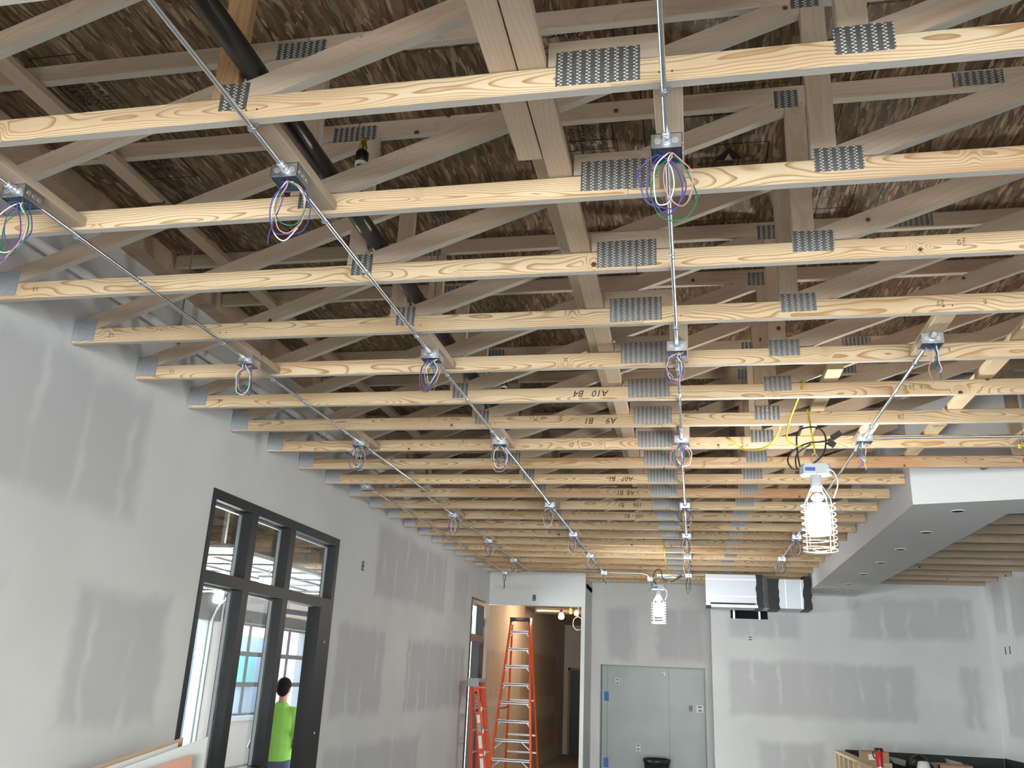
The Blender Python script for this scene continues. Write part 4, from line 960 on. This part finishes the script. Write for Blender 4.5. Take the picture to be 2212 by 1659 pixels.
# ================================================================== LADDERS
def ladder_open():
    t = thing('stepladder', (-3.05, 16.0, 0), 'tall open orange stepladder standing in the hall opening', 'ladder')
    TZ = 2.905; ct = Vector((-3.058, 16.0, TZ))
    fb = Vector((-2.985, 15.14, 0.0)); rb = Vector((-3.10, 16.85, 0.0)); wt, wb_ = 0.335, 0.76
    def rail_pt(s, z, front):
        f = 1 - z / TZ; b = fb if front else rb; w = wt + (wb_ - (0 if front else 0.12) - wt) * f
        return Vector((ct.x + (b.x - ct.x) * f + s * w / 2, ct.y + (-0.05 if front else 0.05) + (b.y - ct.y) * f, z))
    for s in (-1, 1):
        MB().beam(rail_pt(s, 0.0, True), rail_pt(s, TZ, True), 0.030, 0.075, (0, 1, 0)).build('front_rail', ORANGE, t)
        MB().beam(rail_pt(s, 0.0, False), rail_pt(s, TZ, False), 0.028, 0.055, (0, 1, 0)).build('rear_rail', ORANGE, t)
        p, q = rail_pt(s, 1.42, True), rail_pt(s, 1.42, False)
        MB().beam(p, (p + q) / 2 - Vector((0, 0, 0.02)), 0.006, 0.025).beam((p + q) / 2 - Vector((0, 0, 0.02)), q, 0.006, 0.025).build('spreader', GALV, t)
    for i in range(9):
        z = 0.335 + 0.2955 * i
        a, b = rail_pt(-1, z, True), rail_pt(1, z, True)
        stp = MB().box(a.x + 0.016, b.x - 0.016, a.y - 0.045, a.y + 0.045, z - 0.012, z + 0.012).box(a.x + 0.016, b.x - 0.016, a.y - 0.045, a.y - 0.041, z - 0.03, z).build('step', ALU, t)
        ln = 0.13 if i < 3 else 0.07
        if i < 3:
            for s, p in ((1, a), (-1, b)): MB().beam((p.x + s * ln * 1.3, p.y, z - 0.012), (p.x + s * 0.01, p.y, z - 0.012 - ln), 0.02, 0.014).build('brace', ALU, t)
        else:
            for s, p in ((1, a), (-1, b)): MB().beam((p.x + s * ln, p.y, z - 0.012), (p.x + s * 0.012, p.y, z - 0.012 - ln), 0.02, 0.014).build('brace', ALU, t)
        if i in (1, 2, 4, 6, 8):
            a, b = rail_pt(-1, z + 0.02, False), rail_pt(1, z + 0.02, False)
            MB().box(a.x + 0.016, b.x - 0.016, a.y - 0.012, a.y + 0.012, z + 0.005, z + 0.035).build('rear_bar', ALU, t)
    mb = MB().box(ct.x - 0.185, ct.x + 0.185, ct.y - 0.10, ct.y + 0.10, TZ - 0.012, TZ + 0.045)
    mb.box(ct.x - 0.185, ct.x - 0.150, ct.y - 0.10, ct.y + 0.10, TZ - 0.085, TZ - 0.012).box(ct.x + 0.150, ct.x + 0.185, ct.y - 0.10, ct.y + 0.10, TZ - 0.085, TZ - 0.012)
    tcap = mb.build('top_cap', BLACK, t)
    MB().lathe((ct.x, ct.y - 0.101, TZ + 0.018), [(0.016, 0), (0.016, 0.002)], 12, axis='y').box(ct.x - 0.075, ct.x + 0.075, ct.y - 0.104, ct.y - 0.1, TZ + 0.010, TZ + 0.028).build('badge', GREYP, tcap)
    for s in (-1, 1):
        for fr in (True, False):
            p = rail_pt(s, 0.03, fr); MB().box(p.x - 0.03, p.x + 0.03, p.y - 0.05, p.y + 0.05, 0.0, 0.05).build('foot', BLACK, t)
ladder_open()
def ladder_shut():
    t = thing('folded_stepladder', (-3.15, 13.2, 0), 'folded orange ladder with sticker labels leaning at the far left window', 'ladder')
    y = 13.15
    def seg(px0, py0, px1, py1):
        a = pix(px0, py0, y=y); b = pix(px1, py1, y=y); d = (b - a); b = a + d * (a.z / (a.z - b.z)); return a, b
    RAILD = simple('orange_fibreglass_dark', (0.55, 0.06, 0.02), 0.5)
    (a, b) = seg(1019, 1470, 1017, 1659)
    (c, d) = seg(1028, 1470, 1042, 1659); (e, f) = seg(1034, 1480, 1050, 1659)
    # rear rails near the wall, front rails leaning out
    for yy in (y, y + 0.42):
        o = Vector((0, yy - y, 0))
        MB().beam(b + o + Vector((-.01, 0.02, 0)), a + o + Vector((-.01, 0.02, -.02)), 0.055, 0.03, (0, 1, 0)).build('rear_rail', RAILD, t)
        r = MB().beam(d + o, c + o + Vector((0, 0, -.02)), 0.082, 0.028, (0, 1, 0)).build('front_rail', ORANGE, t)
    ax = (c - d).normalized()
    def lab(z0, z1, w, m_, offx=0.0):
        p = d + ax * (z0 / ax.z); q = d + ax * (z1 / ax.z)
        mb = MB().beam(p + Vector((offx, -0.0155, 0)), q + Vector((offx, -0.0155, 0)), w, 0.002, (0, 1, 0)); mb.build('sticker', m_, t)
    lab(1.42, 1.70, 0.034, BLACK, -0.012); lab(1.27, 1.38, 0.045, WHITE); lab(1.15, 1.26, 0.045, GREYP); lab(0.93, 1.10, 0.05, WHITE); lab(0.83, 0.86, 0.05, WHITE); lab(0.60, 0.80, 0.05, WHITE)
    n = text_mesh('LOUISVILLE', 0.040, WHITE, 'lettering')
    mid = d + ax * (1.56 / ax.z)
    link('lettering', n, t, mid + Vector((-0.012, -0.0172, 0)), (R(90), R(90) + math.atan2(ax.x, ax.z), 0))
    for i in range(6):
        z = 0.28 + 0.295 * i; p = d + ax * (z / ax.z); q = b + (a - b).normalized() * z
        MB().box(p.x - 0.04, p.x + 0.04, y + 0.016, y + 0.404, z - 0.012, z + 0.012).build('step', ALU, t)
        MB().box(q.x - 0.02, q.x + 0.02, y + 0.036, y + 0.424, z - 0.01, z + 0.01).build('rear_bar', ALU, t)
        if i in (2, 3, 4): MB().box(p.x + 0.043, p.x + 0.062, y - 0.012, y + 0.02, z - 0.03, z + 0.03).build('bracket', ALU, t)
    MB().box(a.x - 0.055, c.x + 0.055, y - 0.03, y + 0.46, a.z - 0.02, a.z + 0.035).box(a.x - 0.055, c.x + 0.05, y - 0.03, y - 0.02, a.z - 0.085, a.z - 0.02).build('top_cap', GREYP, t)
    for p in (b, d):
        for yy in (y, y + 0.42): MB().box(p.x - 0.045, p.x + 0.045, yy - 0.02, yy + 0.03, 0, 0.05).build('foot', BLACK, t)
ladder_shut()

# ================================================================== BOARDS LEANING AT LOWER LEFT
def sheet(p_tl, p_tr, drop, th, face, label, back=None, lean=0.10):
    """a leaning board: top edge from p_tl to p_tr, going down to the floor"""
    a, b = Vector(p_tl), Vector(p_tr)
    e = (b - a).normalized(); nrm = e.cross(Vector((0, 0, 1))).normalized()
    if nrm.y > 0: nrm = -nrm
    da = a + nrm * lean; da.z = 0.005; db = b + nrm * lean; db.z = 0.005
    t = thing('gypsum_sheet', ((da.x + db.x) / 2, (da.y + db.y) / 2, 0), label, 'board', 'offcut sheets leaning at the left wall')
    bk = -nrm * th
    m1 = MB().add([a, b, db, da], [(0, 1, 2, 3)])
    m1.add([a + nrm * .001, b + nrm * .001, db + nrm * .001, da + nrm * .001, a, b, db, da], [(0, 1, 2, 3), (4, 7, 6, 5), (0, 4, 5, 1), (1, 5, 6, 2), (2, 6, 7, 3), (3, 7, 4, 0)]).build('face_paper', face, t)
    MB().add([a, b, db, da, a + bk, b + bk, db + bk, da + bk], [(0, 1, 2, 3), (4, 7, 6, 5), (0, 4, 5, 1), (1, 5, 6, 2), (2, 6, 7, 3), (3, 7, 4, 0)]).build('core', back or GYPC, t)
    return t
def px3(px, py, y): return pix(px, py, y=y)
sheet(px3(100, 1690, 4.34), px3(396, 1593, 4.62), 0, 0.013, BROWNP, 'brown faced board at the back of the leaning stack by the left window', BROWNP)
sheet(px3(150, 1685, 4.26), px3(385, 1604, 4.50), 0, 0.013, GYP, 'thin board with a torn edge in the middle of the leaning stack')
sheet(px3(180, 1690, 4.18), px3(450, 1591, 4.42), 0, 0.013, GYP, 'grey gypsum sheet in front of the leaning stack by the left window')
sheet(px3(230, 1690, 4.12), px3(417, 1629, 4.30), 0, 0.010, ORPAPER, 'orange faced offcut leaning in front of the grey gypsum sheet', GYPC)

# ================================================================== NICHE, TRASH CAN, ELECTRICAL BOXES
SS = simple('brushed_panel', (0.20, 0.215, 0.205), 0.42, 0.40, 0.16, 2.2, 0.05)
ni = root_struct('trim_4', (NX0, 16.1, 0))
MB().box(NX0, NX0 + 0.018, 16.0, 16.20, 0, NZ).box(NX1 - 0.012, NX1, 16.0, 16.20, 0, NZ).build('side_panel', SS, ni)
for x0, x1 in ((NX0 + 0.02, -1.500), (-1.497, -0.437), (-0.434, NX1 - 0.014)):
    MB().box(x0, x1, 16.185, 16.20, 0, NZ).build('metal_panel', SS, ni)
struct(MB().box(-1.77, 0.36, 16.26, 16.30, 0, 4.3).build('wall_behind', MURK))
for n, z in enumerate((1.68, 0.61)):
    tag(MB().box(-1.555, -1.475, 16.180, 16.1845, z - 0.075, z + 0.075).build('blue_tape', BLUE), ['upper strip of blue tape on the metal niche panel', 'lower strip of blue tape on the metal niche panel'][n], 'tape')
def wall_box(c, axis, label, w=0.055, h=0.10, white=False, plugs=True, dark=True):
    x, y, z = c
    t = thing('wall_box', c, label, 'electrical box', 'electrical boxes in the walls')
    def bx(mb, u0, u1, v0, v1, d0, d1):
        if axis == 'y': mb.box(x + u0, x + u1, y - d1, y - d0, z + v0, z + v1)
        elif axis == 'x': mb.box(x + d0, x + d1, y + u0, y + u1, z + v0, z + v1)
        else: mb.box(x - d1, x - d0, y + u0, y + u1, z + v0, z + v1)
        return mb
    bx(MB(), -w / 2, w / 2, -h / 2, h / 2, 0.0, 0.003).build('plate', WHITE if white else BLACK if dark else LGREY, t)
    if plugs:
        mb = MB()
        for v in (-h / 4, h / 4): bx(mb, -w / 4, w / 4, v - h / 10, v + h / 10, 0.003, 0.008)
        mb.build('device', BLACK if white else GREYP if dark else BLACK, t)
    return t
wall_box((XL, 8.86, 2.965), 'x', 'dark empty box cut in the left wall right of the big window', plugs=True)
wall_box((-2.645, 14.95, 3.222), 'y', 'dark box in the header above the hall opening')
wall_box((-1.325, 16.185, 1.935), 'y', 'pale switch box at upper left of the metal niche', 0.075, 0.12, dark=False)
wall_box((-0.965, 16.185, 0.88), 'y', 'pale outlet box low in the metal niche', 0.075, 0.12, dark=False)
wall_box((-0.07, 16.185, 1.548), 'y', 'small dark outlet at right of the metal niche', 0.055, 0.095)
wall_box((0.085, 16.185, 1.548), 'y', 'white double outlet at the right edge of the metal niche', 0.115, 0.115, True)
wall_box((0.905, 15.1, 2.685), 'y', 'pale box in the far wall below the dark vent opening', 0.11, 0.075, dark=False)
for y in (14.43, 14.24): wall_box((XR, y, 2.60), 'r', ('left' if y > 14.3 else 'right') + ' narrow slot cut in the right wall', 0.035, 0.11, plugs=False)
tn = thing('round_outlet', (-0.516, 16.18, 2.09), 'round white fitting at the top of the metal niche', 'fitting')
MB().lathe((-0.516, 16.184, 2.09), [(0.038, 0), (0.038, -0.004), (0.028, -0.008)], 18, axis='y').lathe((-0.53, 16.176, 2.085), [(0.012, 0), (0.012, -0.003)], 10, 1, axis='y').build('fitting_face', [WHITE, BLACK], tn)
tc_ = thing('trash_can', (-0.66, 15.65, 0), 'black round trash can in front of the metal niche', 'trash can')
MB().lathe((-0.63, 15.55, 0), [(0.17, 0), (0.205, 0.74), (0.19, 0.74), (0.155, 0.02)], 28).build('bin', BLACK, tc_)
MB().lathe((-0.63, 15.55, 0.70), [(0.212, 0), (0.222, 0.02), (0.222, 0.055), (0.205, 0.065), (0.19, 0.04)], 28).build('rim', BLACK, tc_)

# ================================================================== DUCT AND VENT OPENING
du = thing('metal_duct', (1.0, 14.2, 3.1), 'silver rectangular duct with black mastic joints under the far trusses', 'duct')
zt_, zb_ = 3.565, 3.085
MB().box(0.205, 0.97, 13.98, 14.62, zb_, zt_).build('wide_section', DUCTM, du)
for z in (zt_ - 0.075, zb_ + 0.155): MB().box(0.205, 0.97, 13.972, 13.981, z - 0.006, z + 0.006).build('seam', GALV, du)
MB().box(0.203, 0.97, 13.955, 14.02, zb_ - 0.012, zb_ + 0.025).build('lower_flange', GALV, du)
MB().box(0.20, 0.28, 13.95, 14.05, zb_ - 0.03, zb_ + 0.012).build('mastic', MASTIC, du)
MB().box(0.27, 0.94, 13.965, 13.981, zb_ + 0.03, zb_ + 0.055).build('mastic', MASTIC, du)
def band(x0, x1, y0, y1, zz0, zz1, seed):
    rng = random.Random(seed); mb = MB(); n = 7
    vs = []
    for i in range(n + 1):
        z = zz0 + (zz1 - zz0) * i / n
        vs.append((x0 + rng.uniform(-.012, .012), y0, z, x1 + rng.uniform(-.012, .012)))
    for i in range(n):
        a, b = vs[i], vs[i + 1]
        mb.add([(a[0], y0, a[2]), (a[3], y0, a[2]), (b[3], y0, b[2]), (b[0], y0, b[2]), (a[0], y1, a[2]), (a[3], y1, a[2]), (b[3], y1, b[2]), (b[0], y1, b[2])], [(0, 1, 2, 3), (4, 7, 6, 5), (0, 3, 7, 4), (1, 5, 6, 2), (0, 4, 5, 1), (3, 2, 6, 7)])
    return mb
band(0.955, 1.055, 13.965, 14.65, zb_ - 0.008, zt_ + 0.004, 1).build('mastic', MASTIC, du)
MB().prism([(1.05, 13.99), (1.15, 14.10), (1.15, 14.66), (1.05, 14.62)], zb_, zt_ - 0.02, axis='z').build('angled_section', DUCTM, du)
band(1.14, 1.30, 14.09, 14.69, zb_ - 0.008, zt_ - 0.035, 2).build('mastic', MASTIC, du)
MB().box(1.29, 1.775, 14.12, 14.66, zb_ + 0.004, zt_ - 0.04).build('narrow_section', DUCTM, du)
for x in (1.40, 1.625): MB().box(x - 0.006, x + 0.006, 14.112, 14.12, zb_ + 0.004, zt_ - 0.04).build('seam', GALV, du)
band(1.66, 1.777, 14.10, 14.69, zb_ - 0.002, zt_ + 0.01, 3).build('mastic', MASTIC, du)
ve = root_struct('trim_5', (0.6, 15.1, 2.99))
MB().box(0.61, 1.20, 15.24, 15.26, 2.99, 3.26).build('cavity_shade_panel', MURK, ve)  # near-black panel, painted for the shade inside the vent opening
for x in (0.655, 0.672, 1.06, 1.075): MB().box(x - 0.006, x + 0.006, 15.12, 15.235, 2.99, 3.26).build('stud_edge', GALV, ve)
# strap hung by the last chord, left of the duct
tag(MB().box(-0.55, -0.22, 14.30, 14.34, 3.53, 3.585).build('metal_strip', GALV), 'pale metal strip under the last chords left of the far work light', 'strip')

# ================================================================== HALL: BULBS, DUCT
FOIL = simple('foil_duct', (0.55, 0.55, 0.56), 0.35, 0.9, 0.2, 10, 0.4)
fd = thing('foil_duct', (-2.9, 18, 3.35), 'foil wrapped duct under the hall ceiling', 'duct')
MB().tube([(-3.30, 18.9, 3.31), (-2.6, 19.2, 3.33), (-1.95, 19.4, 3.33)], 0.075, 16).build('duct_run', FOIL, fd)
for n, (p, s_) in enumerate((((-2.60, 17.9, 3.14), 1.0), ((-2.32, 18.1, 3.22), 0.75))):
    bt = thing('bare_bulb', p, ['larger bare bulb glowing in the hall', 'smaller orange bulb glowing at the right of the hall opening'][n], 'bulb', 'hall bulbs')
    MB().lathe(p, [(0.01, -0.07 * s_), (0.045 * s_, -0.055 * s_), (0.058 * s_, -0.015 * s_), (0.05 * s_, 0.025 * s_), (0.025 * s_, 0.06 * s_)], 16).build('glass_bulb', simple('bulb_glow', (1, 1, 1), 0.4, emit=((1.0, 0.70, 0.42) if n == 0 else (1.0, 0.42, 0.12)), estr=320.0 if n == 0 else 130.0), bt)
    MB().lathe((p[0], p[1], p[2] + 0.06 * s_), [(0.025 * s_, 0), (0.03 * s_, 0.02), (0.03 * s_, 0.06), (0.012, 0.08)], 12).tube([(p[0], p[1], p[2] + 0.12), (p[0] - 0.01, p[1], 3.42)], 0.005, 6).build('lamp_holder', BLACK, bt)
gt = tag(MB().box(-2.44, -2.40, 17.96, 17.98, 3.19, 3.29).box(-2.423, -2.417, 17.968, 17.972, 3.29, 3.42).build('green_tag', simple('green_tag', (0.45, 0.62, 0.05), 0.6)), 'small yellow green tag between the two hall bulbs', 'tag')
hc = tag(MB().tube([(-2.30 + 0.10 * math.cos(a * math.pi / 12), 18.2, 3.02 + 0.13 * math.sin(a * math.pi / 12)) for a in range(24)], 0.006, 6, closed=True).tube([(-2.30, 18.2, 3.15), (-2.29, 18.2, 3.42)], 0.006, 6).build('cable_coil', GREYP), 'loop of grey cable hanging below the smaller hall bulb', 'cable')

# ================================================================== BAR FRAME AND WHAT STANDS ON IT
bar = thing('bar_frame', (2.2, 13.0, 0), 'open timber stud frame of the bar at lower right', 'bar frame')
BX0, BX1, BT = 2.075, 2.215, 1.08
def stud(y0, y1, x0=BX0, x1=BX1, z0=0.04, z1=BT - 0.038, nm='stud'):
    me = MB().board(z1 - z0, y1 - y0, x1 - x0).mesh(nm, [CLEAN, CLEAN])
    return link(nm, me, bar, (x1, y0, z0), (0, R(-90), 0))
for i in range(17): stud(15.05 - 0.406 * i - 0.038, 15.05 - 0.406 * i)
me = MB().board(6.8, BX1 - BX0, 0.038).mesh('plate', [CLEAN, CLEAN]); link('top_plate', me, bar, (BX1, 8.28, BT - 0.038), (0, 0, R(90))); link('bottom_plate', me, bar, (BX1, 8.28, 0.0), (0, 0, R(90)))
MB().box(BX1 + 0.002, BX1 + 0.016, 8.3, 15.08, 0.02, BT - 0.03).build('sheathing', MASTIC, bar)
wall_box((2.09, 13.9, 0.83), 'r', 'pale box between the studs of the bar frame', 0.06, 0.10, dark=False)
struct(MB().box(2.24, XR - 0.02, 15.085, 15.099, 0, 1.095).build('baseboard_far', MASTIC)); struct(MB().box(XR - 0.014, XR - 0.001, 9.0, 15.085, 0, 1.10).build('baseboard_right', MASTIC))
cbx = thing('cardboard_box', (2.45, 13.0, 0.9), 'cardboard box with a white label behind the red tumbler', 'box')
p0 = pix(1864, 1649, y=12.9); p1 = pix(1922, 1651, y=12.9)
ztop = pix(1870, 1623, y=12.9).z
MB().box(p0.x, p1.x, 12.9, 13.15, BT, ztop).build('carton', CARD, cbx); MB().box(p0.x + 0.075, p0.x + 0.17, 12.897, 12.9, ztop - 0.10, ztop - 0.03).build('label_paper', WHITE, cbx)
MB().box(p0.x - 0.02, p1.x + 0.02, 12.85, 13.25, 0.98, 1.078).box(p1.x - 0.10, p1.x - 0.02, 12.9, 13.15, 0, 0.98).build('support', CLEAN, bar)
tu = thing('red_tumbler', (2.2, 12.1, BT), 'red travel tumbler with dark lid standing on the bar frame', 'tumbler')
q = pix(1901, 1654, y=11.9); tx = q.x; tz = BT
hgt = pix(1901, 1616, y=11.9).z - tz
MB().lathe((tx, 11.9, tz), [(0.033, 0), (0.036, 0.004), (0.036, 0.02), (0.048, hgt * 0.86), (0.045, hgt * 0.87)], 24).build('cup', RED, tu)
MB().lathe((tx, 11.9, tz + hgt * 0.85), [(0.051, 0), (0.051, hgt * 0.06), (0.047, hgt * 0.15), (0.03, hgt * 0.15)], 24).build('lid', simple('dark_red_lid', (0.06, 0.01, 0.012), 0.3), tu)
MB().tube(spline([(tx - 0.045, 11.9, tz + hgt * 0.82), (tx - 0.068, 11.9, tz + hgt * 0.75), (tx - 0.064, 11.9, tz + hgt * 0.55), (tx - 0.040, 11.9, tz + hgt * 0.45)], 6), 0.008, 8).build('handle', BLACK, tu)
MB().lathe((tx, 11.9, tz), [(0.0375, 0.0), (0.0375, 0.018)], 20).build('steel_base', ALU, tu)
for n, (px_, py_, w_) in enumerate(((1941, 1640, 32), (2063, 1645, 30))):
    a = pix(px_ - w_ / 2, py_, y=14.9); b = pix(px_ + w_ / 2, py_ + 6, y=14.9)
    o = thing('white_ledge', (a.x, 14.95, a.z), ['left', 'right'][n] + ' small white ledge sticking out of the black back wall', 'ledge')
    MB().prism([(a.x, a.z + 0.03), (a.x + 0.03, a.z - 0.05), (b.x - 0.02, b.z - 0.06), (b.x, b.z + 0.02)], 14.88, 15.084).build('ledge', GYP, o)
tb = thing('back_counter', (3.9, 14.2, 0), 'pale boards lying on the bar by the right wall', 'counter')
MB().box(3.55, 4.36, 13.7, 14.3, 0.96, 0.985).build('board', GYP, tb); MB().box(3.75, 4.4, 13.0, 13.68, 0.955, 0.975).build('board', GYP, tb); MB().box(3.6, 4.3, 13.4, 14.2, 0.0, 0.955).build('cabinet', BLACK, tb)
oc = thing('open_carton', (3.1, 12.6, 0), 'low open cardboard tray on the dark counter', 'box')
pa = pix(2028, 1652, y=12.5); pb = pix(2104, 1655, y=12.5); zt2 = pa.z
MB().box(pa.x, pb.x, 12.5, 12.512, zt2 - 0.12, zt2).box(pa.x, pb.x, 12.9, 12.912, zt2 - 0.12, zt2).box(pa.x, pa.x + 0.012, 12.5, 12.9, zt2 - 0.12, zt2).box(pb.x - 0.012, pb.x, 12.5, 12.9, zt2 - 0.12, zt2).box(pa.x, pb.x, 12.5, 12.9, zt2 - 0.13, zt2 - 0.12).build('tray', CARD, oc)
ct_ = thing('dark_counter', (2.95, 12.6, 0), 'black counter inside the bar', 'counter')
MB().box(2.62, 3.5, 12.0, 12.7, 0.0, zt2 - 0.135).build('cabinet', BLACK, ct_)
wc = thing('white_jug', (2.7, 12.3, zt2 - 0.13), 'white plastic jug beside a dark tool bag on the counter', 'jug')
pj = pix(1995, 1652, y=12.25)
MB().lathe((pj.x, 12.25, zt2 - 0.135), [(0.075, 0), (0.08, 0.01), (0.08, 0.10), (0.06, pj.z + 0.03 - zt2 + 0.135), (0.04, pj.z + 0.04 - zt2 + 0.135)], 20).build('jug_body', WHITE, wc)
tg = thing('tool_bag', (2.6, 12.7, zt2 - 0.13), 'dark tool bag beside the white jug', 'bag')
pg = pix(1978, 1650, y=12.7)
MB().ell((pg.x, 12.5, zt2 - 0.013), (0.12, 0.10, 0.12)).ell((pg.x + 0.08, 12.55, zt2 - 0.05), (0.10, 0.09, 0.083)).build('bag', BLACK, tg)
